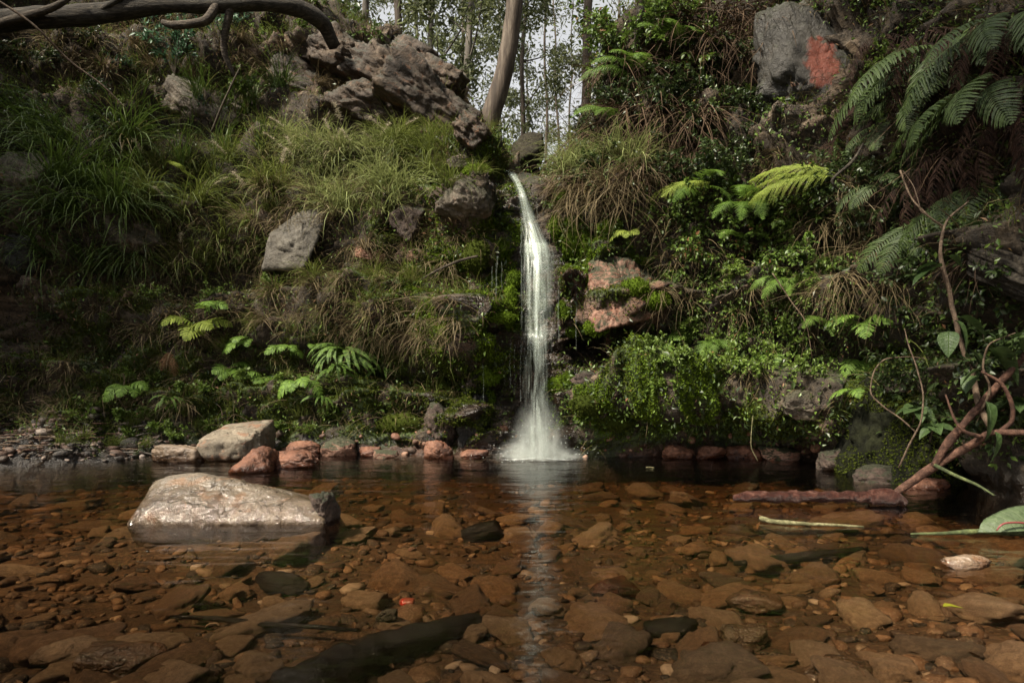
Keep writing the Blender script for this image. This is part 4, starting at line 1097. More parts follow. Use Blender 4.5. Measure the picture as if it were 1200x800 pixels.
def gravel_mat(name, stops):
    k = NT(name); P = k.coord('Object')
    col = k.ramp(k.attr('tint'), stops)
    n = k.noise(P, 26, 5, .65); n2 = k.noise(P, 110, 3, .7)
    col = k.mix(k.mapr(n, .35, .65, 0, .65), col, k.mix(1.0, col, (.35, .3, .27), 'MULTIPLY'))
    col = k.mix(k.mapr(n2, .55, .7, 0, .35), col, (.4, .3, .2))
    return k.done(k.bsdf(col, .65, k.bump(k.math('ADD', n, k.math('MULTIPLY', n2, .4)), .6, .02), .35).outputs[0])
GM_bed = gravel_mat('bed_gravel', [(0, (.010, .007, .005)), (.3, (.036, .019, .010)), (.6, (.09, .047, .023)), (.8, (.15, .085, .044)), (.9, (.06, .038, .025)), (.97, (.22, .155, .10)), (1, (.30, .25, .2))])
GM_shore = gravel_mat('shore_gravel', [(0, (.012, .011, .010)), (.45, (.040, .032, .026)), (.7, (.085, .050, .036)), (.9, (.14, .085, .06)), (1, (.24, .2, .17))])
strip = np.where(infront & (TVf > .9) & (TVf < 2.25), 1.0, 0) * np.where(PXf < 190, 1.0, 0) * np.where(PXf > -150, 1, 0)
P, N, _ = scatter(strip + 1e-9, 2600)
gravel('shore_gravel', P, rngS.lognormal(math.log(.016), .55, len(P)), 3, None, GM_shore, .6)
redline = np.where(infront & (FL2[:, 2] > -.02) & (FL2[:, 2] < .22) & (PXf > 190) & (PXf < 1060) & (PYf > 490), 1.0, 0) * (1 - blob(628, 530, 40, 40))
P, N, _ = scatter(redline * sstep(-.25, .15, NS) + 1e-9, 90)
GM_red = gravel_mat('red_gravel', [(0, (.03, .016, .01)), (.4, (.06, .026, .015)), (.75, (.13, .055, .032)), (1, (.20, .12, .08))])
gravel('shore_gravel', P, rngS.lognormal(math.log(.028), .5, len(P)), 4, None, GM_red, .7)
n = 6500
yy = 1.25 + 5.2 * rngS.uniform(0, 1, n) ** 1.15; xx = rngS.uniform(-.86, .86, n) * yy
P = np.stack([xx, yy, bed_height(xx, yy) + .002], 1)
gravel('bed_gravel', P, rngS.lognormal(math.log(.021), .45, n), 5, None, GM_bed, .5)

n = 260; yy = 1.4 + 4.4 * rngS.uniform(0, 1, n) ** 1.2; xx = rngS.uniform(-.8, .8, n) * yy
Pl = np.stack([xx, yy, bed_height(xx, yy) + rngS.uniform(.02, .06, n)], 1); Dl = unit(rngS.normal(0, 1, (n, 3)) * np.array((1, 1, .15)))
Vl, Tl, tl_ = diamond(Pl, Dl, unit(np.array((0, 0, 1.0)) + rngS.normal(0, .25, (n, 3))), .055 * rngS.uniform(.5, 1.4, n), rngS, .34)
tag(obj('sunken_leaf_litter', make_mesh('sunken_leaf_litter', Vl, None, Tl, L_['litter'], tl_ * .85, False)), kind='stuff')
# ------------------------------------------------------------------ countable stones on the bed
BED = [make_mesh('bed_stone', *(lambda g: (g[0], None, g[1]))(random_rock((1, .74, .42), 700 + i, 4, 11, 18, .09, 1.8)), M['bed_orange']) for i in range(14)]
rb = random.Random(31)
pts = []
for k_ in range(300):
    best = None
    for _ in range(10):
        y_ = 1.3 + 4.4 * rb.random() ** 1.4; x_ = rb.uniform(-.80, .80) * y_
        d_ = min([math.hypot((x_ - a), (y_ - b)) / (.4 + .25 * b) for a, b in pts] or [9])
        if best is None or d_ > best[0]: best = (d_, x_, y_)
    _, x_, y_ = best; pts.append((x_, y_))
    s_ = min(.17, math.exp(rb.gauss(math.log(.078), .42)) * (1 + .03 * y_))
    z_ = float(bed_height(np.array([x_]), np.array([y_]))[0])
    o = obj('bed_stone', rb.choice(BED), None, (x_, y_, z_ + s_ * .11), (rb.gauss(0, .14), rb.gauss(0, .14), rb.uniform(-PI, PI)), (s_ * rb.uniform(.9, 1.4), s_ * rb.uniform(.8, 1.2), s_ * rb.uniform(.7, 1.1)))
    tag(o, 'flat orange brown stone lying under the shallow brown water', 'stone', 'stones on the pool bed')
def bed_item(px, py, w, mat, label, seed, dims=(1, .6, .4), rotz=0.0, name='bed_stone', cat='stone', lift=.02):
    zb = -.17
    Y = (CAM_H - zb) * F / (py - HZ); X = (px - 600) / F * Y
    zb = float(bed_height(np.array([X]), np.array([Y]))[0]) + lift
    Y = (CAM_H - zb) * F / (py - HZ); X = (px - 600) / F * Y
    s_ = w / F * Y / 2
    return stone(name, random_rock((s_ * dims[0], s_ * dims[1], s_ * dims[2]), seed, 5, 11, 16, .06, 1.8), mat, label, cat, (X, Y, zb + s_ * dims[2] * .3), rotz)
bed_item(790, 742, 66, 'rock_dark', 'black rounded stone under the water near a grey brown one', 801)
bed_item(876, 750, 54, 'rock_grey', 'dull grey brown sunken stone beside the black rounded one', 802)
bed_item(882, 711, 62, 'rock_tan', 'light tan angular stone alone in the shallow water', 803, (1, .5, .45), -.3)
bed_item(145, 783, 88, 'rock_tan', 'pale cream edged angular stone under the nearest water', 804, (1, .6, .45), .15)
bed_item(88, 770, 80, 'bed_orange', 'long orange stone behind the pale cream edged one', 805, (1, .5, .4), .1)
bed_item(985, 795, 80, 'rock_tan', 'pale flat stone at the very edge of the nearest water', 806, (1, .6, .4), -.2)
bed_item(484, 643, 11, 'rock_pink', 'tiny whitish pebble glinting among the orange bed stones', 807, (1, .7, .6), name='pebble', cat='pebble', lift=.06)
bed_item(453, 723, 24, 'rock_cliff', 'small pale oval pebble just below the red fruit', 808, (1, .6, .6), name='pebble', cat='pebble', lift=.05)
bed_item(330, 686, 70, 'rock_dark', 'dark greenish sunken stone right of the pale boulder reflection', 809, (1, .7, .3), -.4)
bed_item(565, 628, 52, 'rock_dark', 'dark pointed sunken stone in the middle of the pool', 810, (1, .6, .5), .3)
bed_item(850, 780, 90, 'rock_red', 'dull red stone under the nearest water below the grey brown one', 811, (1, .6, .35), .1)
bed_item(720, 690, 60, 'rock_red', 'reddish sunken stone just right of the waterfall reflection', 812, (1, .6, .35), .2)
# ------------------------------------------------------------------ the waterfall
def water_sheet_mat(name, dens, fx, col=(0.47, 0.54, 0.48)):
    k = NT(name)
    uv = k.n('ShaderNodeUVMap', uv_map='uv').outputs[0]
    mp = k.n('ShaderNodeMapping'); mp.inputs['Scale'].default_value = (fx, 2.2, 1); k.l(uv, mp.inputs['Vector'])
    n1 = k.noise(mp.outputs[0], 1.0, 5, .62, .25)
    mp2 = k.n('ShaderNodeMapping'); mp2.inputs['Scale'].default_value = (fx * .25, 1.3, 1); k.l(uv, mp2.inputs['Vector'])
    n2 = k.noise(mp2.outputs[0], 1.0, 3, .5, .2)
    sx = k.n('ShaderNodeSeparateXYZ'); k.l(uv, sx.inputs[0])
    e = k.math('MULTIPLY', k.math('MULTIPLY', sx.outputs[0], k.math('SUBTRACT', 1.0, sx.outputs[0])), 4.0)     # 0 at the edges, 1 mid
    e = k.math('POWER', e, .65)
    a = k.math('ADD', k.math('MULTIPLY', k.math('SUBTRACT', n1, .5), 2.6), k.math('MULTIPLY', k.math('SUBTRACT', n2, .5), 2.2))
    a = k.math('ADD', k.math('ADD', a, k.attr('body')), k.math('MULTIPLY', k.math('SUBTRACT', e, 1.0), .9))
    a = k.math('MULTIPLY', k.math('MAXIMUM', a, 0.0), e)
    a = k.math('MULTIPLY', a, dens, clamp=True)
    df = k.n('ShaderNodeBsdfDiffuse'); df.inputs['Color'].default_value = (*col, 1)
    tl = k.n('ShaderNodeBsdfTranslucent'); tl.inputs['Color'].default_value = (*col, 1)
    m1 = k.n('ShaderNodeMixShader'); m1.inputs[0].default_value = .35; k.l(df.outputs[0], m1.inputs[1]); k.l(tl.outputs[0], m1.inputs[2])
    gl = k.n('ShaderNodeBsdfGlossy'); gl.inputs['Roughness'].default_value = .3
    m2 = k.n('ShaderNodeMixShader'); m2.inputs[0].default_value = .06; k.l(m1.outputs[0], m2.inputs[1]); k.l(gl.outputs[0], m2.inputs[2])
    tr = k.n('ShaderNodeBsdfTransparent')
    mx = k.n('ShaderNodeMixShader'); k.l(a, mx.inputs[0]); k.l(tr.outputs[0], mx.inputs[1]); k.l(m2.outputs[0], mx.inputs[2])
    return k.done(mx.outputs[0])
# centre line of the fall: photograph column, row, distance, half width in pixels, body
FALL = [(593, 199, 7.45, 5, .35), (599, 203, 7.25, 7, .35), (606, 213, 7.0, 6, .45), (612, 227, 6.86, 6.5, .6), (617, 243, 6.79, 8.5, .65), (622, 262, 6.72, 11, .6), (627, 280, 6.63, 14, .55), (630, 294, 6.56, 16.5, .52), (631, 308, 6.49, 17.5, .46),
        (631, 340, 6.40, 18, .36), (631, 385, 6.33, 18, .25), (631, 394, 6.28, 18.5, .42), (631, 430, 6.23, 18.5, .12), (631, 468, 6.19, 19, .10), (631, 500, 6.15, 22, .12), (632, 536, 6.11, 26, .0)]
def fall_depth(px, py, Y):
    p, n = hit(px, py)
    return min(Y, (p.y if p else 99) - .05)
FA = np.array(FALL, float)
rows = np.linspace(0, len(FA) - 1, 200); ti = np.arange(len(FA))
fx_, fy_, fY_, fw_, fb_ = [cubic(ti, FA[:, c], rows) for c in range(5)]
fYc = np.array([min(fall_depth(a - w * .6, b, y), fall_depth(a, b, y), fall_depth(a + w * .6, b, y)) for a, b, y, w in zip(fx_, fy_, fY_, fw_)])
fYc = np.minimum(np.minimum.accumulate(fYc), fY_)
fYs = np.convolve(np.pad(fYc, 6, 'edge'), np.ones(13) / 13, 'valid'); fYs = np.minimum(fYs, fYc + .02)
def sheet(name, mat, lo, hi, widen, fwd, bulge, parent, seed, nc=26, dx=0.0, bodyk=1.0):
    sel = (rows >= lo) & (rows <= hi)
    X = fx_[sel] + dx; Yp = fy_[sel]; D = fYs[sel] - fwd; w = fw_[sel] * widen; b = fb_[sel] * bodyk
    u = np.linspace(-1, 1, nc); V = []; UV = []; BD = []
    L = 0
    for q in range(len(X)):
        dz = -bulge * (1 - u ** 2) + .025 * perlin(np.stack([u * 3 + seed, np.full(nc, q * .05), np.zeros(nc)], 1), seed)
        Yq = D[q] + dz
        px = X[q] + u * w[q]
        V.append(np.stack([(px - 600) / F * Yq, Yq, CAM_H + (HZ - Yp[q]) / F * Yq], 1))
        UV.append(np.stack([(u + 1) / 2, np.full(nc, (Yp[q] - 200) / 110.0 + seed * 1.7)], 1)); BD.append(np.full(nc, b[q]))
    V = np.concatenate(V); V[:, 2] = np.maximum(V[:, 2], .004)
    m = len(X); j = np.arange(m - 1)[:, None] * nc; i = np.arange(nc - 1)[None]
    Q = np.stack([j + i, j + i + 1, j + nc + i + 1, j + nc + i], -1).reshape(-1, 4)
    return obj(name, make_mesh(name, V, Q, None, mat, None, True, np.concatenate(UV), {'body': np.concatenate(BD)}), parent)
wf = tag(empty('waterfall', at(631, 536, 6.1)), 'slender white waterfall dropping over the mossy rock step into the pool', 'waterfall')
bpy.context.view_layer.update()
INV = Matrix.Translation(wf.location).inverted()
WM = [water_sheet_mat('falling_water', .46, 11), water_sheet_mat('falling_water_fine', .38, 20), water_sheet_mat('falling_water_veil', .22, 16)]
def wfpart(o):
    o.matrix_parent_inverse = INV
    return o
wfpart(sheet('upper_chute', WM[0], 0, 7.2, 1.0, .02, .05, wf, 1, 18))
wfpart(sheet('upper_chute', WM[1], 1.0, 7.6, 1.2, .05, .06, wf, 2, 18, 0, .8))
wfpart(sheet('water_curtain', WM[0], 6.0, 15, 1.08, .03, .09, wf, 3))
wfpart(sheet('water_curtain', WM[1], 6.2, 15, 1.05, .08, .10, wf, 4))
wfpart(sheet('water_veil', WM[2], 6.3, 15, 1.3, .05, .06, wf, 5))
wfpart(sheet('water_veil', WM[1], 6.2, 9.5, 1.12, .10, .08, wf, 6, 26, 0, .9))
def trickle(px0, py0, px1, py1, w, Y, seed):
    n = 40; t = np.linspace(0, 1, n); V = []; UV = []
    rg = np.random.default_rng(seed)
    for q in range(n):
        px = px0 + (px1 - px0) * t[q] + .35 * math.sin(q * .23 + seed * 2); py = py0 + (py1 - py0) * t[q]
        ww = w * (1 + .3 * math.sin(q * .9 + seed))
        for u in (-1, 0, 1):
            Yq = Y - .012 * (1 - u * u)
            V.append(((px + u * ww - 600) / F * Yq, Yq, CAM_H + (HZ - py) / F * Yq)); UV.append(((u + 1) / 2, (py - 200) / 60 + seed))
    j = np.arange(n - 1)[:, None] * 3; i = np.arange(2)[None]
    Q = np.stack([j + i, j + i + 1, j + 3 + i + 1, j + 3 + i], -1).reshape(-1, 4)
    wfpart(obj('trickle', make_mesh('trickle', V, Q, None, WM[1], None, True, UV, {'body': np.full(len(V), .25)}), wf))
for a in [(612, 250, 611, 300, 2.2, 6.55, 1), (616, 240, 618, 290, 1.5, 6.55, 2), (598, 395, 598, 455, 1.2, 6.22, 3), (603, 400, 603, 462, 1.0, 6.22, 4), (612, 300, 610, 470, 1.6, 6.26, 5), (654, 330, 655, 400, 1.4, 6.26, 6), (583, 300, 581, 348, 1.6, 6.36, 7), (577, 312, 576, 352, 1.1, 6.37, 8), (588, 306, 588, 340, 1.0, 6.37, 9), (629, 230, 630, 262, 1.0, 6.82, 10), (636, 228, 637, 256, .9, 6.82, 11), (676, 330, 675, 410, .8, 6.28, 12), (640, 226, 641, 250, .8, 6.82, 13), (566, 420, 567, 470, .9, 6.2, 14), (590, 420, 591, 450, .8, 6.2, 15)]:
    trickle(*a)
# spray at the foot: a real cloud of droplets
def spray_mat():
    k = NT('spray'); P = k.coord('Object')
    ln = k.n('ShaderNodeVectorMath', operation='LENGTH'); k.l(P, ln.inputs[0])
    nz = k.noise(P, 3.4, 5, .65, .8)
    sp = k.n('ShaderNodeSeparateXYZ'); k.l(P, sp.inputs[0])
    f = k.mapr(ln.outputs['Value'], .1, 1.0, 1.0, 0.0)
    d = k.math('MULTIPLY', k.math('POWER', f, 1.6), k.mapr(nz, .36, .66, .02, 2.0))
    v = k.n('ShaderNodeVolumePrincipled'); v.inputs['Color'].default_value = (.75, .80, .76, 1); v.inputs['Anisotropy'].default_value = .2
    k.l(k.math('MULTIPLY', d, 7.0), v.inputs['Density'])
    k.l(v.outputs[0], k.out.inputs['Volume'])
    return k.m
V, T = ICO[4]
sm_ = spray_mat()
c_ = at(631, 536, 6.02)
V2 = V.copy(); V2[:, 2] = np.maximum(V2[:, 2], -.02)
wfpart(obj('spray', make_mesh('spray', V2, None, T, sm_), wf, (c_.x, 6.04, .02), None, (.30, .24, .60)))
wfpart(obj('spray', bpy.data.meshes['spray'], wf, (c_.x - .16, 6.08, .02), None, (.26, .16, .20)))
wfpart(obj('spray', bpy.data.meshes['spray'], wf, (c_.x + .20, 6.05, .02), None, (.26, .15, .12)))
rg = np.random.default_rng(12); DV, DT = ICO[2]; mbd = MB()
for q in range(220):
    a_ = rg.uniform(-PI, PI); h_ = abs(rg.normal(0, .16)); r_ = abs(rg.normal(.12, .13)) + .04
    p_ = np.array((c_.x + r_ * math.cos(a_) * 1.3, 6.02 - abs(r_ * math.sin(a_)) * .7, .01 + h_ * (1.1 - min(1, r_ * 1.6))))
    mbd.add(DV * rg.uniform(.0009, .0030) * np.array((1, 1, rg.uniform(1, 2.6))) + p_, None, DT, .5)
kd = NT('droplets')
o = wfpart(obj('droplets', mbd.mesh('spray_droplets', kd.done(kd.bsdf((.45, .50, .47), .2, None, .6).outputs[0])), wf)); o['kind'] = 'stuff'
def foam_mat():
    k = NT('foam'); P = k.coord('Object')
    n1 = k.noise(P, 16, 5, .7)
    a = k.math('MULTIPLY', k.mapr(n1, .36, .6, 0, 1), k.attr('body'))
    df = k.n('ShaderNodeBsdfDiffuse'); df.inputs['Color'].default_value = (.8, .84, .82, 1)
    tr = k.n('ShaderNodeBsdfTransparent'); mx = k.n('ShaderNodeMixShader')
    k.l(a, mx.inputs[0]); k.l(tr.outputs[0], mx.inputs[1]); k.l(df.outputs[0], mx.inputs[2])
    return k.done(mx.outputs[0])
na, nr = 64, 10
V = []; BD = []
for r_ in range(nr):
    for a_ in range(na):
        q = 2 * PI * a_ / na; rr = r_ / (nr - 1)
        V.append((c_.x + .45 * rr * math.cos(q), 6.05 + .16 * rr * math.sin(q), .006 + .02 * (1 - rr) ** 2)); BD.append(.8 * max(0, (1 - rr) * (1 + .5 * math.sin(5 * q + 3 * math.sin(2 * q)))) ** 1.8)
j = np.arange(nr - 1)[:, None] * na; i = np.arange(na)[None]
Q = np.stack([j + i, j + na + i, j + na + (i + 1) % na, j + (i + 1) % na], -1).reshape(-1, 4)
wfpart(obj('foam', make_mesh('foam', V, Q, None, foam_mat(), None, True, None, {'body': BD}), wf))

# ------------------------------------------------------------------ trees behind the crest
def tree(px, Y, H, r0, path, bark, label, seed, crown_lo=.05, leaves=9000, spread=2.2, group=None, leafsize=.16, limbs=12, name='gum_tree', cat='tree', leafmat='gum'):
    """a gum tree whose trunk passes through the photograph points of path at distance Y, on up to height H"""
    rg = np.random.default_rng(seed)
    path = path or [(px, 150), (px + rg.uniform(-4, 4), 60), (px + rg.uniform(-8, 8), -40)]
    x = (path[0][0] - 600) / F * Y; z0 = ground_z(x, Y) - .3
    r = tag(empty(name, (x, Y, z0)), label, cat, group)
    q_ = [np.array((0, 0, 0.0))] + [np.array(at(a, b, Y)) - np.array((x, Y, z0)) for a, b in path]
    q_ = [q_[0]] + [p for p in q_[1:] if p[2] > .35 and p[2] < H * .8]
    d_ = (q_[-1] - q_[-2]); d_ = d_ / d_[2]; q_.append(q_[-1] + d_ * (H - q_[-1][2]) * np.array((.5, .5, 1)))
    q_ = np.array(q_); zz = np.linspace(0, q_[-1][2], 16)
    C = np.stack([cubic(q_[:, 2], q_[:, 0], zz), .10 * np.sin(zz * .8 + seed), zz], 1)
    n = 16; t = np.linspace(0, 1, n)
    C[:, 0] += .03 * np.sin(zz * 2.1 + seed)
    rad = r0 * (1 - .75 * t) * (1 + .6 * np.exp(-t * 22))
    V, Q, T = tube_geo(C, rad, 14, seed, .12, 4.0, True, 4)
    obj('trunk', MB().add(V, Q, T, .5).mesh('gum_trunk', B_[bark]), r)
    cl = []
    for q in range(limbs):
        bm_ = MB()
        tb = crown_lo + (1 - crown_lo) * (q + rg.uniform(0, 1)) / limbs; tb = min(tb, .98)
        p0 = np.array([np.interp(tb, t, C[:, c]) for c in range(3)]); a = rg.uniform(-PI, PI)
        ln = spread * rg.uniform(.45, 1.1) * (1.15 - .55 * tb)
        d = np.array((math.cos(a), math.sin(a), rg.uniform(.2, .9))); e = p0 + d * ln
        mid = p0 + d * ln * .5 + rg.normal(0, .12 * ln, 3)
        s = np.linspace(0, 1, 8)[:, None]; L2 = (1 - s) ** 2 * p0 + 2 * s * (1 - s) * mid + s ** 2 * e
        rr = np.interp(tb, t, rad) * .42
        V, Q, T = tube_geo(L2, np.linspace(rr, rr * .2, 8), 6, seed + q, 0, 1, False); bm_.add(V, Q, None, .5)
        for w in range(3):
            i0 = rg.integers(3, 8); e2 = L2[i0] + rg.normal(0, .35 * ln, 3) + np.array((0, 0, .12 * ln))
            L3 = L2[i0] + (e2 - L2[i0]) * np.linspace(0, 1, 4)[:, None]
            V, Q, T = tube_geo(L3, np.linspace(rr * .3, rr * .1, 4), 4, 0, 0, 1, False); bm_.add(V, Q, None, .5); cl.append((e2, .26 * ln))
        obj('branch', bm_.mesh('gum_branch', B_[bark]), r)
        cl.append((e, .3 * ln)); cl.append((L2[5] + rg.normal(0, .1 * ln, 3), .25 * ln))
    per = max(4, int(leaves * (.55 if px > 600 or path else .95)) // len(cl)); P = []
    for c, s in cl:
        k = int(per * rg.uniform(.3, 1.7)); sub = rg.normal(0, 1, (max(1, k // 70), 3)) * s
        P.append(c + sub[rg.integers(0, len(sub), k)] + rg.normal(0, .17, (k, 3)))
    P = np.concatenate(P); m = len(P)
    D = unit(rg.normal(0, 1.0, (m, 3)) + np.array((0, 0, -.55))); Nn = unit(rg.normal(0, 1, (m, 3)))
    V, T, tt = diamond(P, D, Nn, .92 * leafsize * rg.uniform(.6, 1.3, m), rg, .34)
    obj('crown', make_mesh('gum_crown', V, None, T, L_[leafmat], tt, False), r)
    return r
tree(0, 10.0, 11, .155, [(560, 182), (566, 165), (575, 140), (585, 112), (594, 75), (598, 38), (601, 0), (604, -60), (606, -160)], 'gum_brown', 'stout brown gum tree with a curved foot leaning right on the left crest', 1, .33, 7000, 2.0, leafsize=.15)
tree(0, 14.5, 12, .125, [(684, 190), (685, 120), (688, 60), (690, 0), (692, -100)], 'gum_brown', 'straight brown gum trunk rising from the bushes right of the sky gap', 2, .40, 2600, 1.9, leafsize=.15)
tree(0, 13.0, 11, .075, [(538, 150), (543, 110), (548, 55), (554, 0), (560, -80)], 'gum_pale', 'pale slender gum leaning right behind the stout leaning one', 3, .05, 9000, 1.9)
tree(0, 22.0, 13, .06, [(641, 180), (640, 100), (638, 20), (640, -60)], 'gum_brown', 'thin dark far gum trunk directly above the egg shaped boulder', 4, .22, 1500, 1.1, leafsize=.17)
tree(0, 23.5, 12, .055, [(655, 180), (652, 120), (650, 50), (650, -40)], 'gum_brown', 'far thin gum just right of the one above the egg shaped boulder', 5, .3, 1200, 1.0, leafsize=.17)
tree(0, 26.0, 10.5, .06, [(667, 180), (668, 120), (670, 60)], 'gum_pale', 'small far gum with open crown in the sky gap', 6, .3, 1200, 1.0, leafsize=.17)
tree(612, 18.0, 12, .08, None, 'gum_brown', 'dark bushy gum between the leaning trunk and the egg shaped boulder', 7, .04, 9000, 1.8)
tree(505, 16.0, 12, .09, None, 'gum_pale', 'pale gum with hanging foliage above the left rock face', 8, .04, 16000, 2.3)
tree(465, 12.5, 9, .08, None, 'gum_brown', 'gum with dense low foliage on top of the left rock face', 9, .04, 15000, 1.9)
tree(585, 27.0, 15, .11, None, 'gum_pale', 'far gum half hidden by the stout leaning trunk', 10, .04, 11000, 2.4, leafsize=.19)
tree(545, 24.0, 14, .10, None, 'gum_brown', 'far upright gum left of the stout leaning trunk', 11, .04, 15000, 2.6, leafsize=.19)
tree(748, 17.0, 12, .09, None, 'gum_brown', 'dense gum behind the top edge of the right cliff', 12, .04, 9000, 1.4)
tree(722, 24.0, 14, .08, None, 'gum_pale', 'far gum with thin crown beside the straight brown trunk', 13, .06, 1800, 1.2, leafsize=.18)
tree(795, 12.0, 9, .08, None, 'gum_brown', 'gum overhanging the dark vines of the right cliff', 14, .04, 9000, 1.1)
tree(425, 15.0, 11, .09, None, 'gum_pale', 'gum partly hidden by the top of the left slope', 15, .04, 12000, 2.2)
tree(488, 30.0, 16, .12, None, 'gum_brown', 'distant gum in the gap above the left rock face', 16, .04, 14000, 3.0, leafsize=.2)
tree(618, 34.0, 11, .10, None, 'gum_pale', 'most distant gum low in the sky gap', 17, .04, 1200, 2.0, leafsize=.2)
def shade_canopy(x, y, H, r0, top, spread, leaves, seed, label):
    """a broad out-of-view gum, added so its crown blocks sun and sky light"""
    rg = np.random.default_rng(seed); z0 = ground_z(x, y) - .3
    r = tag(empty('gum_tree', (x, y, z0)), label, 'tree')
    tp = np.array(top) - np.array((x, y, z0)); t = np.linspace(0, 1, 14)[:, None]
    C = (1 - t) ** 2 * np.zeros(3) + 2 * t * (1 - t) * np.array((tp[0] * .15, tp[1] * .15, tp[2] * .6)) + t ** 2 * tp
    V, Q, T = tube_geo(C, np.linspace(r0, r0 * .3, 14), 12, seed, .12, 4, True, 3)
    obj('trunk', MB().add(V, Q, T, .5).mesh('gum_trunk', B_['gum_brown']), r)
    P = []
    for q in range(22):
        i0 = rg.integers(7, 14); a = rg.uniform(-PI, PI); ln = spread * rg.uniform(.35, 1.0)
        e = C[i0] + np.array((math.cos(a) * ln, math.sin(a) * ln, ln * rg.uniform(-.15, .4)))
        s = np.linspace(0, 1, 7)[:, None]; L2 = C[i0] + (e - C[i0]) * s + np.array((0, 0, .12 * ln)) * np.sin(PI * s)
        V, Q, T = tube_geo(L2, np.linspace(.045, .012, 7), 6); obj('branch', MB().add(V, Q, T, .5).mesh('gum_branch', B_['gum_brown']), r)
        k = leaves // 22; sub = L2[rg.integers(2, 7, max(2, k // 40))] + rg.normal(0, .35, (max(2, k // 40), 3))
        P.append(sub[rg.integers(0, len(sub), k)] + rg.normal(0, .2, (k, 3)))
    P = np.concatenate(P); m = len(P)
    V, T, tt = diamond(P, unit(rg.normal(0, .6, (m, 3)) + np.array((0, 0, -.8))), unit(rg.normal(0, 1, (m, 3))), .17 * rg.uniform(.6, 1.3, m), rg, .3)
    obj('crown', make_mesh('gum_crown', V, None, T, L_['gum'], tt, False), r)
shade_canopy(7.5, 2.0, 11, .22, (1.0, 2.8, 9.4), 2.2, 13000, 101, 'unseen gum added on the right bank to shade the upper right')  # these gums stand out of view, added to darken the sides
shade_canopy(6.5, -2.0, 11, .22, (-1.2, .5, 9.3), 2.7, 17000, 102, 'unseen gum added behind the viewpoint to shade the right bank')
shade_canopy(-11.5, 2.5, 12, .22, (-10.0, 2.6, 11.0), 2.0, 11000, 103, 'unseen gum added on the left bank to shade the far left edge')
shade_canopy(-9.0, -4.0, 12, .22, (-6.6, -3.4, 9.5), 2.2, 11000, 104, 'unseen gum added behind the viewpoint to shade the near left water')
# bushes along the crest behind the lip
def crest_bush(px, Y, s, kind, label, dz=0.0):
    x = (px - 600) / F * Y; k = RND.choice(SH[kind])
    r = tag(empty('bush', (x, Y, ground_z(x, Y) - .05 + dz), (0, 0, RND.uniform(-.6, .6))), label, 'bush'); r.scale = (s, s, s)
    obj('stems', k[0], r); obj('leaves', k[1], r)
crest_bush(590, 9.6, 1.6, 'light', 'light green bush between the leaning gum foot and the egg shaped boulder')
crest_bush(655, 9.0, 1.5, 'dark', 'dark bush immediately right of the egg shaped boulder')
crest_bush(672, 10.5, 1.9, 'creeper', 'green bush on the crest under the sky gap')
crest_bush(700, 9.6, 1.9, 'light', 'light green bush at the foot of the straight brown trunk')
crest_bush(640, 13.5, 2.3, 'dark', 'bush seen behind the top of the egg shaped boulder')
crest_bush(610, 13.0, 2.4, 'creeper', 'rounded bush behind the left side of the egg shaped boulder')
crest_bush(575, 9.0, 1.2, 'light', 'small yellow green bush on the left crest beside the leaning gum')
crest_bush(540, 10.6, 2.4, 'creeper', 'bush on the left crest behind the rock face end')
crest_bush(500, 10.8, 2.2, 'dark', 'dark bush on the crest over the left rock face')
crest_bush(455, 10.4, 2.0, 'creeper', 'green bush on the crest over the rusty rock')
crest_bush(410, 10.5, 2.0, 'dark', 'dark bush behind the bend of the fallen log')
crest_bush(725, 11.5, 2.6, 'creeper', 'big bush behind the top of the right cliff')
# ------------------------------------------------------------------ grass tufts on the banks
def many(box, n, kind, sc, label, group, seed, **kw):
    area(*box, n, lambda x, y: put_tuft(x, y, kind, sc, label, group, **kw), seed)
many((45, 165, 160, 330), 13, 'long', 1.15, 'long dark green grass tuft hanging over the shaded rocks at far left', 'long grass tufts at far left', 1)
many((150, 85, 330, 215), 16, 'upright', 1.2, 'upright deep green grass tuft around the blue green bush', 'upright grass tufts under the blue green bush', 2)
many((330, 165, 480, 215), 20, 'pale', .85, 'pale green plumed grass tuft on the sunny ledge below the rock face', 'pale grass tufts on the ledge', 3)
many((375, 205, 465, 262), 9, 'pale', .95, 'pale green grass tuft arching over the ledge edge left of the mossy rock', 'pale grass tufts at the ledge edge', 4)
many((462, 165, 530, 225), 8, 'green', .9, 'fresh green grass tuft just left of the grey layered rock', 'green tufts left of the layered rock', 5)
many((140, 190, 330, 330), 30, 'green', .85, 'green grass tuft with straw blades on the middle of the left bank', 'green tufts on the left bank', 6)
many((170, 220, 440, 400), 40, 'straw', .9, 'dry straw grass tuft drooping down the left bank', 'straw tufts on the left bank', 7)
many((400, 285, 540, 400), 26, 'hang', .62, 'dry hanging grass tuft trailing over the mossy wall left of the waterfall', 'hanging dry tufts left of the waterfall', 8, name='dry_grass_tuft')
many((10, 300, 230, 480), 34, 'straw', .75, 'thin straw tuft among dead stems on the lower left bank', 'thin straw tufts on the lower left bank', 9)
many((240, 330, 480, 440), 22, 'green', .6, 'green tuft above the fern row on the left bank', 'green tufts above the left ferns', 10)
many((60, 440, 400, 525), 40, 'short', 1.0, 'short grass sprig in the moss at the left water edge', 'short sprigs by the left water edge', 11)
many((440, 395, 520, 430), 5, 'green', .5, 'small bright tuft on the mossy step near the black pillar', 'small tufts near the black pillar', 12)
many((0, 30, 330, 100), 14, 'straw', 1.0, 'brown dry tuft beneath the fallen log', 'brown tufts beneath the log', 13)
many((655, 185, 745, 215), 9, 'pale', .95, 'straw tipped grass tuft spilling over the right of the fall lip', 'tufts right of the fall lip', 14)
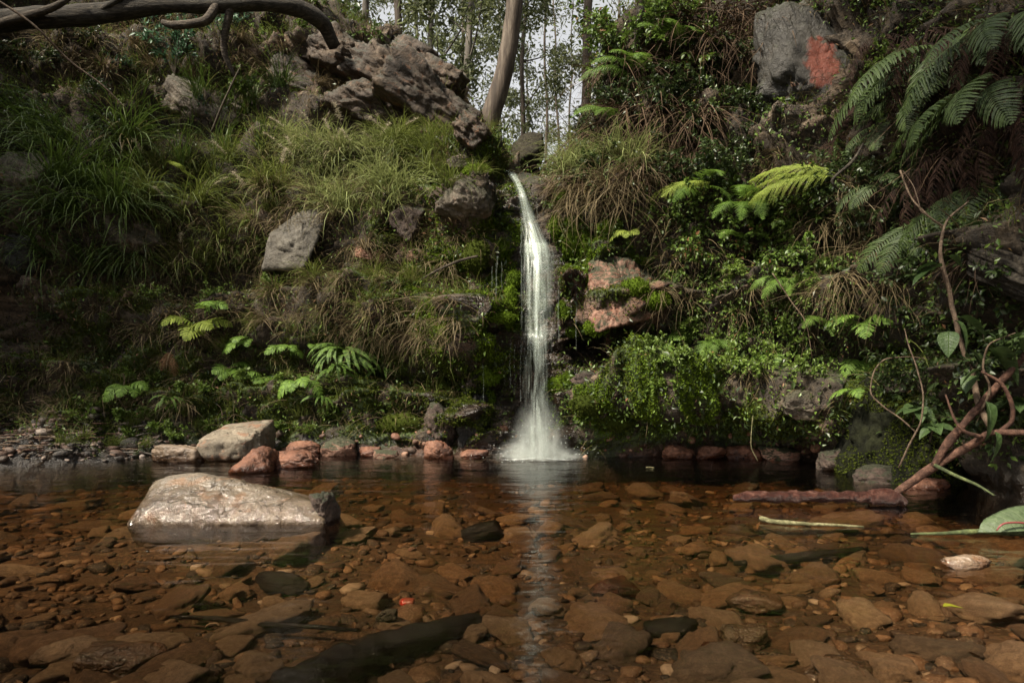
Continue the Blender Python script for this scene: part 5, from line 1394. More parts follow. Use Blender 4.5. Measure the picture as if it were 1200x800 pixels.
many((660, 205, 745, 240), 12, 'hang', 1.0, 'long brown dry grass hanging below the right of the fall lip', 'brown grass below the right lip', 15, name='dry_grass_tuft')
many((690, 70, 830, 200), 26, 'root', 1.1, 'dark curtain of dead roots hanging from the right cliff top', 'root curtains on the right cliff', 16, name='hanging_roots', cat='roots')
many((800, 5, 900, 60), 9, 'root', 1.2, 'grey brown roots hanging at the very top of the right cliff', 'roots at the right cliff top', 17, name='hanging_roots', cat='roots')
many((945, 255, 1050, 345), 18, 'hang', .8, 'dry straw grass hanging down beside the deep shade on the right bank', 'straw grass on the right bank', 18, name='dry_grass_tuft')
many((750, 260, 830, 380), 10, 'hang', .75, 'thin dry stalks hanging between the pink slab and green creeper', 'dry stalks right of the pink slab', 19, name='dry_grass_tuft')
many((840, 300, 960, 440), 10, 'hang', .6, 'wispy dry strands hanging in the green creeper', 'dry strands in the creeper', 20, name='dry_grass_tuft')
many((1010, 60, 1200, 300), 7, 'root', .9, 'dark root tangle behind the brown ferns', 'root tangles behind the brown ferns', 21, name='hanging_roots', cat='roots')
many((900, 180, 1000, 250), 8, 'straw', .8, 'straw tuft around the bright arching fern', 'straw tufts around the bright fern', 22)
many((330, 20, 420, 130), 7, 'straw', .8, 'sparse dry tuft on the slope under the bent end of the log', 'dry tufts under the log bend', 23)
many((520, 185, 600, 215), 5, 'short', 1.2, 'short tuft on the crest left of the fall lip', 'short tufts on the crest', 24)
many((850, 480, 1010, 520), 8, 'short', .9, 'small sprig on the mossy foot of the right bank', 'sprigs at the right bank foot', 25)
def put_plume(px, py, label, group):
    p, n = hit(px, py)
    if p: tag(obj('grass_plume', RND.choice(PLUME), None, p, (RND.uniform(-.2, .2), RND.uniform(-.2, .2), face_angle(n) - PI / 2 + RND.uniform(-1.2, 1.2)), RND.uniform(.7, 1.0)), label, 'grass plume', group)
area(335, 165, 470, 215, 18, lambda x, y: put_plume(x, y, 'cream seed plume nodding above pale grass on the ledge', 'seed plumes on the ledge'), 30)
area(180, 200, 330, 340, 10, lambda x, y: put_plume(x, y, 'cream seed plume sticking out of the green left bank', 'seed plumes on the left bank'), 31)

many((380, 60, 540, 150), 8, 'straw', .55, 'small dry tuft in a crack of the craggy rust brown face', 'tufts in the left rock face', 26)
# ------------------------------------------------------------------ leafy plants
def bushes(box, n, kind, sc, label, group, seed, name='shrub', cat='shrub', **kw):
    area(*box, n, lambda x, y: put_shrub(x, y, kind, sc, label, group, name, cat, **kw), seed)
put_shrub(205, 88, 'blue', 1.25, 'blue green leafy bush under the fallen log', back=-.35)
put_shrub(262, 50, 'blue', .8, 'small blue green bush touching the fallen log')
put_shrub(135, 90, 'blue', .5, 'tiny blue green sprig left of the leafy bush')
put_shrub(275, 118, 'light', 1.6, 'yellow green slender bush on dark stem right of the blue green one', back=-.35)
put_shrub(240, 145, 'blue', .5, 'low blue green sprig at the foot of the yellow green bush')
bushes((0, 40, 120, 170), 8, 'dark', .7, 'dark weedy bush on the shaded slope at far left', 'dark bushes at far left', 40)
bushes((130, 310, 320, 420), 16, 'light', .7, 'light green herb among straw on the lower left bank', 'herbs on the lower left bank', 41, 'herb', 'herb')
bushes((90, 450, 400, 520), 30, 'herb', 1.1, 'little bright herb in the moss by the left shore', 'herbs by the left shore', 42, 'herb', 'herb')
bushes((60, 370, 140, 440), 5, 'dark', .45, 'small dark herb under the long grass at far left', 'dark herbs at far left', 43, 'herb', 'herb')
bushes((300, 10, 430, 60), 5, 'light', .7, 'small yellow green sprig on the slope near the log bend', 'sprigs near the log bend', 44)
bushes((395, 25, 560, 75), 12, 'creeper', .6, 'green sprig growing on the top edge of the left rock face', 'sprigs on the left rock face', 45)
bushes((810, 80, 890, 230), 14, 'dark', .75, 'glossy deep green bush left of the scarlet patch', 'glossy bushes left of the scarlet patch', 46)
bushes((720, 10, 830, 110), 12, 'creeper', 1.1, 'leafy creeper on the top edge of the right cliff', 'creepers on the right cliff top', 47, 'creeper', 'creeper')
bushes((790, 235, 960, 330), 24, 'creeper', .9, 'green creeper mound below the bright arching fern', 'creeper below the bright fern', 48, 'creeper', 'creeper')
bushes((770, 320, 960, 450), 30, 'light', .95, 'light leafy creeper on the middle of the right bank', 'light creeper on the right bank', 49, 'creeper', 'creeper')
bushes((800, 320, 990, 410), 14, 'vine', .6, 'trailing vine with small leaves on the right bank', 'trailing vines on the right bank', 50, 'vine', 'vine')
bushes((760, 440, 830, 490), 7, 'herb', 1.1, 'little herb on the mossy slope right of the waterfall foot', 'herbs right of the waterfall foot', 51, 'herb', 'herb')
bushes((990, 20, 1080, 120), 10, 'light', .8, 'light leaved bush right of the pale grey rock', 'light bushes right of the pale rock', 52)
bushes((960, 220, 1060, 300), 8, 'dark', .8, 'dark leafy bush between straw grass and brown ferns', 'dark bushes by the brown ferns', 53)
bushes((1060, 330, 1200, 520), 10, 'dark', .8, 'deep green bush in the shade behind the fallen branch', 'dark bushes behind the branch', 54)
bushes((690, 120, 800, 230), 12, 'dark', .8, 'dark leafed bush among the hanging roots', 'dark bushes among the roots', 55)
bushes((640, 190, 760, 290), 8, 'creeper', .6, 'leafy sprig around the moss cushions right of the fall', 'sprigs by the moss cushions', 56)
bushes((890, 90, 930, 150), 3, 'herb', 1.3, 'small herb in a crack left of the scarlet rock face', 'herbs left of the scarlet face', 57, 'herb', 'herb')
bushes((760, 380, 810, 430), 4, 'light', .7, 'light green sprig in front of the dark hollow', 'sprigs in front of the dark hollow', 58)
bushes((480, 400, 560, 450), 6, 'herb', .8, 'tiny herb on the wet ledges left of the waterfall', 'herbs left of the waterfall', 59, 'herb', 'herb')

# ------------------------------------------------------------------ ferns
put_fern(232, 390, 'freshbright', 4, 1.05, 'bright green fern with broad open fronds above the grey brown rock', None, [(-.7, .3), (-.1, -.1), (.5, .2), (1.2, .3)])
put_fern(240, 372, 'fresh', 3, 1.0, 'fern with two fronds held level above the broad bright one', None, [(.5, .4), (1.1, .35)])
put_fern(290, 405, 'fresh', 5, .75, 'small green fern just right of the broad bright fern', None)
put_fern(268, 436, 'fresh', 5, .75, 'small fern low beneath the broad bright fern', None)
put_fern(308, 445, 'fresh', 5, .75, 'lowest fern of the left row with tips pointing down', None)
put_fern(335, 412, 'fresh', 4, .65, 'little fern between the row of ferns and the strappy one', None)
put_fern(365, 408, 'fresh', 2, .5, 'single small frond sprouting beside the strappy fern')
put_fern(410, 425, 'sword', 26, 1.0, 'large strappy dark green fern with many narrow fronds', None, None, 1.5)
put_fern(388, 440, 'sword', 8, .7, 'smaller strappy fern left beneath the large strappy one', None, None, 1.2)
put_fern(448, 440, 'sword', 7, .6, 'small strappy fern right of the large strappy one')
put_fern(208, 205, 'freshbright', 3, .7, 'small feathery yellow green fern in the grass of the left bank', None)
put_fern(222, 220, 'fresh', 3, .5, 'dull green fern under the feathery yellow green one', None)
put_fern(200, 412, 'rust', 2, .7, 'withered rust brown fern left of the broad bright fern', None, [(.2, -.7), (-.4, -.5)])
put_fern(992, 212, 'lacebright', 3, 1.05, 'bright yellow green fern arching from beside the scarlet rocks', None, [(-1.15, .25), (-.95, -.05), (-1.35, .1)])
put_fern(845, 218, 'lacebright', 2, .8, 'yellow green fern with one frond pointing left above the creeper', None, [(-1.2, .0), (-.7, -.1)])
put_fern(812, 228, 'lace', 4, .75, 'soft light green fern drooping left of the creeper mound', None)
put_fern(872, 245, 'lace', 4, .75, 'soft green fern hanging over the creeper mound', None, [(-.6, -.2), (-.1, -.3), (.4, -.3), (.0, .2)])
put_fern(862, 285, 'lace', 2, .6, 'short green fern frond low in the creeper mound')
put_fern(965, 385, 'lace', 3, .62, 'green fern with level fronds at the edge of the deep shade', None, [(-1.2, .1), (-.6, -.1), (.2, 0)])
put_fern(1010, 385, 'fresh', 4, .75, 'bright little fern left of the dark mossy boulder', None)
put_fern(1005, 425, 'fresh', 3, .7, 'drooping little fern above the dark mossy boulder', None, [(0, -.5), (.6, -.4), (-.5, -.3)])
put_fern(1000, 462, 'fresh', 3, .5, 'tiny fern touching the mossy boulder')
put_fern(738, 278, 'freshbright', 4, .55, 'small bright fern hanging above the pink slab', None)
put_fern(780, 405, 'fresh', 5, .7, 'green fern inside the dark hollow under the pink slab', None)
put_fern(745, 95, 'lace', 4, .95, 'pale fern fronds reaching left from the right cliff top', None, [(-1.3, .2), (-.9, .3), (-.5, .1), (-1.6, 0)])
put_fern(775, 60, 'lace', 4, .9, 'upper fern on the right cliff top under the gum', None, [(-1.2, .2), (-.7, .2), (-.2, .1), (.4, 0)])
put_fern(720, 145, 'lace', 3, .75, 'fern leaning over the straight brown trunk from the cliff', None, [(-1.2, .1), (-.7, 0), (-1.6, .2)])
for x_, y_, k_, n_, s_, lab_ in [(150, 455, 'fresh', 5, .7, 'small fern low on the mossy left bank above the gravel strip'), (350, 450, 'fresh', 5, .75, 'fern low between the fern row and the strappy fern'), (200, 470, 'sword', 7, .5, 'small strappy fern above the pale orange stone'), (375, 470, 'sword', 8, .55, 'strappy fern close to the water left of the moss hump'),
        (830, 400, 'lace', 4, .55, 'fern half sunk in the light creeper'), (905, 420, 'fresh', 5, .7, 'green fern low on the right bank by the hanging stalk'), (930, 330, 'lace', 4, .6, 'soft fern between creeper and straw grass'),
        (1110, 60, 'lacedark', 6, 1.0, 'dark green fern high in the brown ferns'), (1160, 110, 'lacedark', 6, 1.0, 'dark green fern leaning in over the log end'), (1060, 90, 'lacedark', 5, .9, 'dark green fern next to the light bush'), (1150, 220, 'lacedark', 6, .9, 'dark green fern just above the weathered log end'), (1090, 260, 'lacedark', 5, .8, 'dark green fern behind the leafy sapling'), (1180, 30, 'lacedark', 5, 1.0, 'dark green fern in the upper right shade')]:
    put_fern(x_, y_, k_, n_, s_, lab_, None, None, 1.3, lift=-.25)
for i, (x, y, k_, n, s, lab) in enumerate([
    (1085, 30, 'dead', 8, 1.05, 'large dead brown fern crown at the top of the right bank'),
    (1140, 60, 'dead', 8, 1.0, 'dead fern with a long rusty frond hanging in the shade'),
    (1165, 20, 'dead', 7, 1.0, 'dark withered fern in the upper corner of the right bank'),
    (1040, 40, 'dead', 6, .8, 'brown fern drooping right of the pale grey rock'),
    (1000, 120, 'dead', 6, .7, 'curled brown fern above the bright arching fern'),
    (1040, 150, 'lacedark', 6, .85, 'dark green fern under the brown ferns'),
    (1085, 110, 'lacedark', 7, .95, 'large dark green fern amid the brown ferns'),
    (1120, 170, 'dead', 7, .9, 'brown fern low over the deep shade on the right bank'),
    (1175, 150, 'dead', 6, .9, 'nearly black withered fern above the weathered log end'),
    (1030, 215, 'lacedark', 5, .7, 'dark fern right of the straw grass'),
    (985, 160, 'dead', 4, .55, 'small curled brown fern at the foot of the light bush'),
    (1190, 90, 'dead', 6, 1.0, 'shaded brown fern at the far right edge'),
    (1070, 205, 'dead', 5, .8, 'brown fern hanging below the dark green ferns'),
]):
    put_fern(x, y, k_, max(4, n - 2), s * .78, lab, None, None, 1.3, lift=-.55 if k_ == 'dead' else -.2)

# ------------------------------------------------------------------ moss cushions
def moss_cushion(px, py, w, h, label, mat='moss', seed=0, out=.02):
    p, n = hit(px, py)
    rg = np.random.default_rng(900 + seed)
    a, b = w / F * p.y / 2, h / F * p.y / 2
    D, T = ICO[3]
    V = D * np.array((a, min(a, b) * .9, b)) * (1 + .22 * fbm(D * 2 + seed, 3, seed))[:, None]
    mb = MB(); mb.add(V, None, T, .2)
    k = int(900 + 26000 * a * b * 4)
    i = rg.integers(0, len(D), k); Dn = unit(D[i] + rg.normal(0, .18, (k, 3))); q = V[i] + rg.normal(0, .006, (k, 3))
    Vd, Td, td = diamond(q, unit(Dn + rg.normal(0, .5, (k, 3)) + np.array((0, 0, -.2))), Dn, rg.uniform(.008, .02, k), rg, .6)
    mb.add(Vd, None, Td, td)
    return tag(obj('moss_cushion', mb.mesh('moss_cushion', L_[mat], True), None, p + n * out), label, 'moss')
for i, (x, y, w, h, lab) in enumerate([
    (668, 280, 36, 52, 'large bright moss cushion right of the falling water'), (692, 288, 32, 44, 'second bright moss cushion above the pink slab'), (650, 268, 16, 30, 'narrow moss cushion touching the upper fall'),
    (655, 452, 36, 24, 'vivid moss cushion at the right edge of the spray'), (668, 444, 18, 16, 'small moss cushion behind the vivid one by the spray'), (572, 440, 34, 26, 'bright moss cushion above the black wet pillar'),
    (570, 466, 16, 18, 'small moss cushion stuck on the black wet pillar'), (742, 338, 34, 20, 'moss cushion growing in the middle of the pink slab'), (560, 200, 30, 14, 'yellowish moss cushion on the crest left of the lip'),
    (585, 372, 36, 10, 'flat moss shelf left of the water curtain'), (598, 350, 14, 24, 'moss lump near thin trickles left of the curtain'), (602, 330, 16, 20, 'upper moss lump near thin trickles'),
    (662, 362, 14, 20, 'moss lump right of the water curtain'), (672, 385, 16, 20, 'moss lump right of the curtain at mid height'), (690, 330, 18, 24, 'dark green moss lump left of the pink slab'),
    (690, 476, 40, 26, 'olive moss hump right of the waterfall foot'), (720, 492, 50, 26, 'broad olive moss hump above the right shore'), (560, 300, 30, 40, 'dark moss lump on the rock left of the curtain'),
    (660, 235, 20, 24, 'moss cushion below the pitted lip rock'), (715, 268, 30, 24, 'moss cushion under the hanging brown grass'), (520, 455, 40, 30, 'olive moss hump over the reddish rock face'), (470, 500, 60, 26, 'dark moss hump above the left red shore stones'), (697, 318, 22, 16, 'moss cushion on the upper left corner of the pink slab'), (766, 350, 34, 20, 'moss cushion draped over the right tip of the pink slab'), (700, 384, 26, 18, 'moss lump under the left corner of the pink slab'), (735, 305, 40, 12, 'moss mat along the top edge of the pink slab')]):
    moss_cushion(x, y, w, h, lab, 'moss' if i not in (15, 16, 17, 20, 21) else 'moss_dark', i)

rg = np.random.default_rng(5); V, T = MOSSB
fn = V[T].mean(1); kk = rg.choice(len(fn), 26000); nn = unit(fn[kk] / np.array((.37, .5, .62)) ** 2)
ok = (perlin(fn[kk] * 4.0, 3) + .35 * nn[:, 2] + .12) > 0; q = (fn[kk] + nn * rg.uniform(0, .012, (len(kk), 1)))[ok]; nn = nn[ok]
Vd, Td, td = diamond(q, unit(nn * .5 + rg.normal(0, .6, q.shape) + np.array((0, 0, -.3))), nn, rg.uniform(.010, .022, len(q)), rg, .6)
obj('moss', make_mesh('boulder_moss', Vd, None, Td, L_['moss_dark'], td, False), mb_root)
# ------------------------------------------------------------------ fallen wood
def limb(name, pts, rad, mat, parent=None, sides=12, seed=0, rough=.12, freq=4.0, sub=5):
    V, Q, T = tube_geo(np.array([tuple(p) for p in pts]), rad, sides, seed, rough, freq, True, sub)
    return obj(name, MB().add(V, Q, T, .5).mesh(name, B_[mat]), parent)
def rel(root, pts): return [Vector(p) - root for p in pts]
# the old log across the top of the left bank
root = at(180, 8, 7.7); lg = tag(empty('fallen_log', root), 'old weathered log lying across the top of the left bank', 'log')
def onlog(px, py, Y): return at(px, py, Y) - root
limb('trunk', [onlog(*q) for q in [(-160, 40, 7.6), (-60, 30, 7.7), (30, 22, 7.75), (110, 17, 7.8), (190, 6, 7.85), (260, 6, 7.95), (310, 3, 8.05), (350, 10, 8.2), (378, 28, 8.4), (392, 55, 8.6)]], [.125, .12, .115, .11, .10, .095, .092, .10, .10, .08], 'log', lg, 28, 3, .2, 3.5)
limb('branch', [onlog(*q) for q in [(115, 15, 7.75), (135, 2, 7.7), (170, -25, 7.7)]], [.035, .03, .02], 'log', lg, 8, 4)
limb('branch', [onlog(*q) for q in [(255, 5, 7.9), (240, 25, 7.8), (205, 30, 7.75), (190, 26, 7.75)]], [.05, .05, .045, .03], 'log_dark', lg, 8, 5)
limb('branch', [onlog(*q) for q in [(0, 28, 7.65), (60, 10, 7.6), (90, -8, 7.6)]], [.05, .04, .02], 'log_dark', lg, 8, 6)
limb('branch', [onlog(*q) for q in [(270, 10, 7.95), (262, 55, 8.0), (275, 90, 8.05)]], [.05, .04, .02], 'log_dark', lg, 8, 7)
# weathered stump end on the right
root = at(1185, 305, 3.95); lg = tag(empty('fallen_log', root), 'weathered grey log end with long cracks jutting from the right bank', 'log')
V, Q, T = tube_geo(np.array([tuple(at(*q) - root) for q in [(1150, 296, 4.1), (1165, 300, 4.0), (1200, 312, 3.9), (1300, 345, 3.6), (1420, 380, 3.4)]]), np.array([.12, .17, .185, .19, .19]), 90, 9, .05, 5, True, 14, 1.0, .22)
obj('trunk', MB().add(V, Q, T, .5).mesh('log_end', B_['log']), lg)
# reddish fallen branch at the right shore
root = at(1095, 545, 3.95); br = tag(empty('fallen_branch', root), 'reddish brown fallen branch forking over the water at the right shore', 'branch')
def onb(px, py, Y): return at(px, py, Y) - root
limb('stem', [onb(*q) for q in [(1030, 590, 4.0), (1060, 570, 4.0), (1095, 546, 3.95), (1140, 520, 3.85), (1168, 506, 3.75), (1230, 508, 3.6), (1330, 515, 3.5)]], [.020, .023, .026, .021, .018, .016, .014], 'red_branch', br, 14, 1, .30, 13)
limb('branch', [onb(*q) for q in [(1094, 546, 3.94), (1110, 520, 3.9), (1135, 490, 3.85), (1165, 456, 3.8), (1205, 412, 3.7), (1260, 350, 3.6)]], [.022, .023, .021, .019, .018, .014], 'red_branch', br, 14, 2, .30, 13)
limb('branch', [onb(*q) for q in [(1096, 545, 3.9), (1120, 557, 3.75), (1145, 568, 3.6), (1165, 580, 3.5)]], [.012, .010, .008, .005], 'green_stalk', br, 8, 3)
limb('twig', [onb(*q) for q in [(1172, 505, 3.74), (1186, 492, 3.72), (1186, 475, 3.7), (1174, 450, 3.7), (1150, 435, 3.72)]], [.013, .013, .012, .010, .006], 'red_branch', br, 8, 4)
limb('twig', [onb(*q) for q in [(1150, 512, 3.8), (1130, 505, 3.78), (1118, 490, 3.8), (1108, 462, 3.85)]], [.012, .010, .008, .004], 'red_branch', br, 8, 5)

def big_leaf_mesh(seed, L=.17, wid=.62, bend=.5):
    n = 9; t = np.linspace(0, 1, n); rg = np.random.default_rng(seed)
    C = np.stack([L * t, 0 * t, -bend * L * t ** 2], 1)
    w = L * wid / 2 * np.sin(PI * t ** .75) ** .85 + .0006
    V = []; 
    for q in range(n):
        for u in (-1, -.5, 0, .5, 1):
            V.append((C[q, 0], u * w[q], C[q, 2] + abs(u) * w[q] * .35 + .04 * w[q] * math.sin(q * 2.4 + u * 3) + .01 * L * math.sin(6 * u + q)))
    j = np.arange(n - 1)[:, None] * 5; i = np.arange(4)[None]
    Q = np.stack([j + i, j + i + 1, j + 5 + i + 1, j + 5 + i], -1).reshape(-1, 4)
    return make_mesh('big_leaf', V, Q, None, L_['bigleaf'], np.full(len(Q), rg.uniform(.2, .9)))
BLEAF = [big_leaf_mesh(s, .17, [.62, .5, .7][s], [.5, .8, .35][s]) for s in range(3)]
# climbing sapling with big leaves in front of the deep shade
root = at(1150, 480, 3.9); sp = tag(empty('sapling', root), 'crooked leafy sapling with large green leaves before the deep shade', 'sapling')
def ons(px, py, Y): return at(px, py, Y) - root
limb('stem', [ons(*q) for q in [(1160, 500, 3.8), (1146, 470, 3.85), (1140, 440, 3.9), (1128, 408, 3.95), (1122, 385, 3.95), (1114, 350, 4.0), (1106, 318, 4.0), (1102, 295, 4.0), (1108, 262, 4.05), (1135, 236, 4.1)]], [.018, .017, .016, .014, .014, .013, .013, .011, .008, .004], 'twig', sp, 8, 3, .15, 12)
limb('branch', [ons(*q) for q in [(1106, 266, 4.05), (1090, 255, 4.05), (1078, 244, 4.05), (1072, 222, 4.1), (1058, 200, 4.15)]], [.007, .005, .004, .003, .002], 'twig', sp, 6, 4)
limb('branch', [ons(*q) for q in [(1150, 482, 3.82), (1160, 455, 3.75), (1152, 430, 3.75), (1158, 405, 3.72), (1190, 390, 3.65)]], [.008, .007, .006, .005, .003], 'twig', sp, 6, 5)
def leaf_on(px, py, Y, yaw, pitch, s, roll=0.0, parent=sp, base=ons):
    o = obj('leaf', RND.choice(BLEAF), parent, base(px, py, Y), (roll, pitch, yaw), s)
for q in [(1104, 312, 3.98, PI, .25, 1.15), (1100, 310, 3.98, PI * .85, -.2, .95), (1110, 300, 3.98, .2, -.1, .6), (1118, 375, 3.9, -.9, .6, .9), (1122, 372, 3.9, .1, -.1, 1.0), (1112, 388, 3.9, -2.2, .9, .9), (1136, 410, 3.85, -.6, .7, .85), (1130, 262, 4.0, .3, -.1, .75), (1120, 288, 4.0, .5, -.3, .6),
          (1160, 408, 3.7, .3, .1, 1.35), (1150, 432, 3.7, 2.6, .4, .8), (1155, 470, 3.75, -1.2, .9, 1.0), (1140, 440, 3.8, -2.6, .6, .7), (1185, 392, 3.6, .2, .2, 1.1), (1165, 505, 3.7, -1.0, 1.0, .8)]:
    leaf_on(*q)
# broad leaves low by the dark boulder
def rosette(px, py, Y, n, s, label):
    p = at(px, py, Y); r = tag(empty('broadleaf_plant', p), label, 'plant')
    limb('stem', [Vector((0, .05, -.10)), Vector((0, .02, -.03)), Vector((0, 0, 0))], [.006, .005, .004], 'stem', r, 6)
    for i in range(n):
        a = -PI / 2 + (i - (n - 1) / 2) * 5.2 / n
        obj('leaf', RND.choice(BLEAF), r, (0, 0, 0), (RND.uniform(-.3, .3), RND.uniform(-.3, .35), a), s * RND.uniform(.8, 1.2))
rosette(1075, 478, 4.35, 8, .75, 'leafy plant with pointed leaves in front of the mossy boulder')
rosette(1095, 500, 4.2, 6, .7, 'lower leafy plant between mossy boulder and reddish branch')
rosette(1190, 470, 3.9, 6, .9, 'leafy plant in deep shade behind the rising fork')
# bare looping vine by the mossy boulder
def vine(name, pts, rad, mat, label, cat='vine'):
    p0 = at(*pts[0]); r = limb(name, [at(*q) - p0 for q in pts], rad, mat, None, 7, 2, .15, 20); r.location = p0
    return tag(r, label, cat)
vine('vine', [(1053, 548, 4.3), (1066, 520, 4.25), (1080, 490, 4.2), (1082, 465, 4.2), (1074, 430, 4.25), (1065, 405, 4.3), (1060, 385, 4.4)], [.006, .006, .005, .005, .005, .004, .003], 'twig', 'upright bare tan vine before the mossy boulder')
vine('vine', [(1073, 506, 4.25), (1055, 490, 4.3), (1035, 476, 4.35), (1020, 458, 4.4), (1024, 436, 4.4), (1040, 420, 4.4), (1066, 418, 4.4), (1085, 420, 4.35)], [.005, .005, .005, .005, .005, .004, .004, .002], 'twig', 'looping bare tan vine curling over the mossy boulder')
vine('vine', [(890, 465, 5.75), (882, 490, 5.7), (880, 520, 5.7), (888, 540, 5.7)], [.004, .004, .004, .003], 'pale_stalk', 'thin green stalk hanging to the water at the right bank')
vine('branch', [(905, 320, 5.5), (925, 350, 5.5), (945, 380, 5.45), (952, 420, 5.45)], [.004, .005, .004, .002], 'twig', 'slender bent twig in the creeper', 'twig')
vine('branch', [(1055, 200, 4.7), (1068, 232, 4.6), (1085, 250, 4.5), (1104, 268, 4.4)], [.007, .006, .006, .004], 'twig', 'thin diagonal twig under the brown ferns', 'twig')
vine('branch', [(985, 225, 5.35), (975, 212, 5.3), (998, 190, 5.3), (1012, 168, 5.35)], [.006, .010, .012, .008], 'log', 'lichen grey stub right of the bright arching fern', 'twig')
vine('branch', [(248, 155, 7.6), (262, 120, 7.55), (275, 92, 7.55), (282, 78, 7.55)], [.014, .012, .010, .006], 'stem', 'dark slanting stem under the yellow green bush', 'twig')
vine('branch', [(-20, -10, 6.6), (40, 30, 6.7), (80, 70, 6.9), (120, 100, 7.0), (150, 130, 7.1)], [.012, .011, .010, .008, .005], 'twig', 'long thin bare twig slanting below the log at far left', 'twig')
vine('branch', [(560, 300, 6.3), (540, 305, 6.3), (510, 318, 6.4), (490, 330, 6.5)], [.012, .014, .012, .006], 'log_dark', 'dead root slanting across the wet rock left of the curtain', 'root')
# driftwood and twigs on the foreshore
rt = random.Random(9)
for i in range(46):
    px, py = rt.uniform(0, 190), rt.uniform(497, 534); p, n = hit(px, py)
    if p is None: continue
    l = rt.uniform(.12, .4); a = rt.gauss(0, .6)
    o = limb('twig', [Vector((-l / 2, 0, 0)), Vector((-l / 6, rt.gauss(0, .02), .012)), Vector((l / 6, rt.gauss(0, .02), .01)), Vector((l / 2, 0, .0))], [.005, .009, .008, .004], rt.choice(['twig', 'log', 'red_branch', 'gum_pale']), None, 6, i, .2, 20, 3)
    o.location = p + Vector((0, 0, .018)); o.rotation_euler = (0, rt.gauss(0, .1), a)
    tag(o, 'thin dry twig lying on the gravel strip at the left shore', 'twig', 'twigs on the gravel strip')
for i in range(34):
    px, py = rt.uniform(10, 330), rt.uniform(340, 500); p, n = hit(px, py)
    if p is None: continue
    l = rt.uniform(.2, .5); k_ = rt.uniform(-.15, .15)
    o = limb('dead_twig', [Vector((0, 0, 0)), Vector((l * .3, -.04, l * .1 + k_ * .3)), Vector((l * .7, -.07, l * .12 + k_)), Vector((l, -.05, k_ - .05))], [.004, .0035, .003, .002], 'twig', None, 5, i, .1, 20, 3)
    o.location = p; o.rotation_euler = (rt.gauss(0, .4), rt.uniform(-1.2, 1.0), rt.gauss(0, .5) + (PI if rt.random() < .5 else 0))
    tag(o, 'bare curving dry stem on the lower left bank', 'dry stem', 'dry stems on the lower left bank')

# ------------------------------------------------------------------ things floating in the pool
root = Vector(((960 - 600) / F * 3.95, 3.95, .04)); fl = tag(empty('floating_log', root), 'dark red rotten log with flaking bark floating at right', 'log')
V, Q, T = tube_geo(np.array([(-.49, .02, .0), (-.40, .01, .005), (-.2, 0, .01), (0, .0, .01), (.2, .0, .008), (.30, 0, .005)]), np.array([.022, .036, .042, .042, .040, .040]), 30, 4, .42, 18, True, 12, .8)
obj('bark', MB().add(V, Q, T, .5).mesh('rotten_bark', M['rock_rotten']), fl)
V, Q, T = tube_geo(np.array([(.29, 0, .004), (.36, 0, .008), (.44, 0, .0), (.50, 0, -.03)]), np.array([.044, .054, .046, .02]), 16, 5, .2, 14, True, 6)
obj('broken_end', MB().add(V, Q, T, .5).mesh('rotten_end', M['rock_rotten']), fl)
p0 = Vector(((950 - 600) / F * 3.42, 3.42, .004))
o = limb('floating_stalk', [Vector((-.215, .10, .012)), Vector((-.17, .04, .008)), Vector((-.06, .0, .006)), Vector((.08, -.02, .004)), Vector((.25, -.03, -.004))], [.013, .012, .010, .008, .005], 'pale_stalk', None, 10, 3, .25, 25)
o.location = p0; tag(o, 'pale green broken stalk floating in front of the dark red log', 'stalk')
p0 = Vector(((1120 - 600) / F * 3.2, 3.2, .0))
o = limb('floating_stalk', [Vector((-.20, .02, .004)), Vector((-.05, .0, .012)), Vector((.12, 0, .02)), Vector((.34, -.03, .02)), Vector((.6, -.05, .0))], [.005, .010, .014, .016, .016], 'pale_stalk', None, 12, 8, .3, 20)
o.location = p0; o.data.materials[0] = B_['green_stalk']
tag(o, 'thick mottled green stalk half sunk below the big floating leaf', 'stalk')
# big folded leaf with a red stem
n = 12; mm = 9; V = []
for q in range(n):
    t = q / (n - 1)
    for u_ in range(mm):
        u = u_ / (mm - 1) * 2 - 1
        x = -.10 + .42 * t; w = .15 * math.sin(PI * min(1, t * .9 + .1)) ** .7
        V.append((x + .05 * u, u * w * .55, .05 + .10 * math.sin(PI * min(1, t * .8 + .12)) * (1 - .75 * abs(u) ** 1.6) - .02 * abs(u) + .004 * math.sin(5 * t + 9 * u)))
j = np.arange(n - 1)[:, None] * mm; i = np.arange(mm - 1)[None]
Q = np.stack([j + i, j + i + 1, j + mm + i + 1, j + mm + i], -1).reshape(-1, 4)
lf = tag(empty('fallen_leaf', at(1178, 612, 3.15)), 'large grey green fallen leaf with a red stem resting on the water', 'leaf')
lf.location.z = .0
obj('blade', make_mesh('floating_leaf', V, Q, None, L_['floatleaf'], np.full(len(Q), .95)), lf)
sr = limb('leaf_stem', [Vector((-.10, -.085, .055)), Vector((-.085, -.088, .078)), Vector((-.055, -.088, .090)), Vector((-.01, -.088, .092)), Vector((.06, -.088, .084)), Vector((.16, -.085, .07)), Vector((.34, -.08, .05))], [.003, .0045, .005, .005, .005, .005, .005], 'red_branch', lf, 8)
k = NT('leaf_stem_red'); sr.data.materials[0] = k.done(k.bsdf((.11, .022, .022), .45).outputs[0])
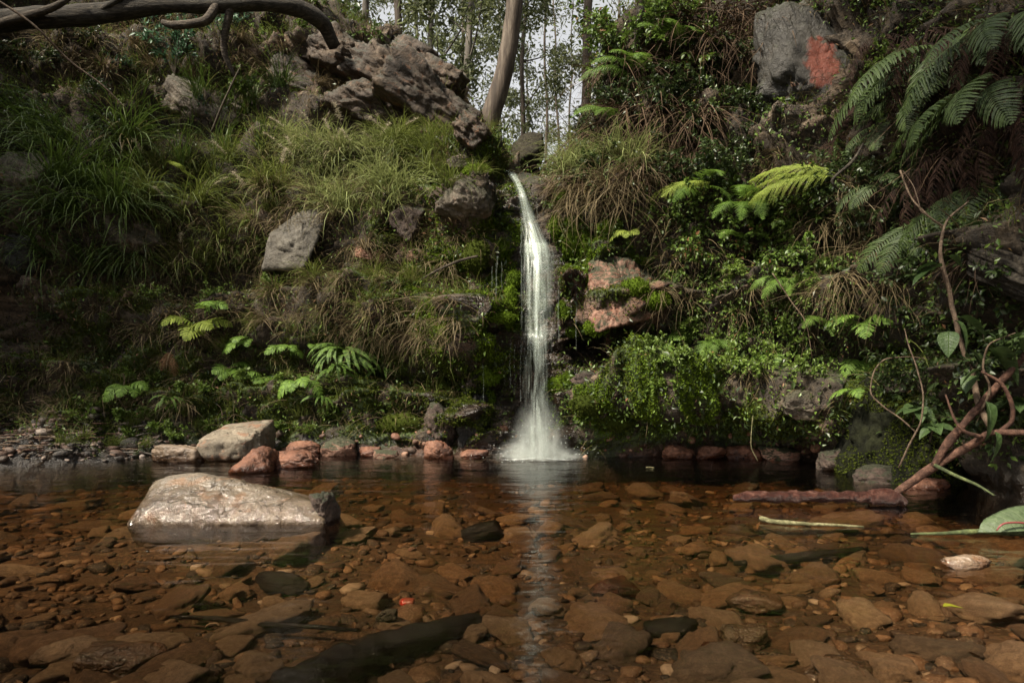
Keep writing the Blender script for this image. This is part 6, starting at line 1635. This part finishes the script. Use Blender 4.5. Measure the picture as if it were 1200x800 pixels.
# red fruit under the water, leaf on the bed, sunken boards
def bed_point(px, py, lift=.02):
    zb = -.17
    for _ in range(3):
        Y = (CAM_H - zb) * F / (py - HZ); X = (px - 600) / F * Y
        zb = float(bed_height(np.array([X]), np.array([Y]))[0]) + lift
    return Vector((X, Y, zb))
fr = tag(empty('red_fruit', bed_point(476, 707, .05)), 'small split red fruit glowing on the stony pool bed', 'fruit')
a_ = np.linspace(0, 2 * PI, 24, endpoint=False)
V, T = random_rock((.034, .030, .02), 5, 4, 14, 8, .03)
k = NT('fruit_rind'); k2 = NT('fruit_flesh')
nz = k2.noise(k2.coord(), 60, 3, .6)
obj('rind', make_mesh('fruit_rind', V, None, T, k.done(k.bsdf((.20, .05, .03), .4).outputs[0])), fr)
V, T = random_rock((.022, .019, .014), 6, 4, 14, 8, .08)
obj('flesh', make_mesh('fruit_flesh', V, None, T, k2.done(k2.bsdf(k2.ramp(nz, [(.35, (.25, .010, .007)), (.7, (.50, .035, .02))]), .3).outputs[0])), fr, (0, -.006, .008))
o = obj('sunken_leaf', big_leaf_mesh(7, .085, .42, .15), None, bed_point(1105, 712, .07), (0, 0, .1)); tag(o, 'small yellow green leaf lying under the water', 'leaf')
k = NT('leaf_yellow'); o.data.materials[0] = k.done(k.bsdf((.22, .27, .03), .4).outputs[0])
p0 = bed_point(450, 762, .06)
def plank(px, py, pts, rad, mat, label, sq=.35, lift=.05, name='sunken_log', sides=16):
    p0 = bed_point(px, py, lift)
    V, Q, T = tube_geo(np.array([tuple(bed_point(a, b, lift) - p0) for a, b in pts]), np.array(rad), sides + 8, 7, .22, 14, True, 12, sq, .12)
    o = obj(name, MB().add(V, Q, T, .5).mesh(name, M[mat]), None, p0); return tag(o, label, 'sunken wood')
plank(450, 762, [(560, 727), (520, 738), (450, 760), (390, 785), (330, 815)], [.030, .05, .062, .066, .066], 'rock_dark', 'black waterlogged plank lying slantwise on the stony bed', .9)
plank(930, 650, [(860, 660), (900, 656), (950, 650), (1010, 643)], [.014, .03, .03, .016], 'rock_dark', 'dark sunken stick under the water below the pale stalk', .8)
plank(300, 730, [(200, 722), (260, 726), (330, 732), (420, 738)], [.008, .012, .012, .008], 'rock_dark', 'thin dark sunken stick among orange bed stones', .8)
# a few floating specks
o = limb('floating_twig', [Vector((-.03, .02, .005)), Vector((0, 0, .008)), Vector((.035, -.03, .006))], [.003, .004, .003], 'pale_stalk', None, 6); o.location = Vector(((760 - 600) / F * 5.6, 5.55, .0)); o.scale = (.9, .9, .9)
tag(o, 'tiny white twig floating on the water right of the fall reflection', 'twig')
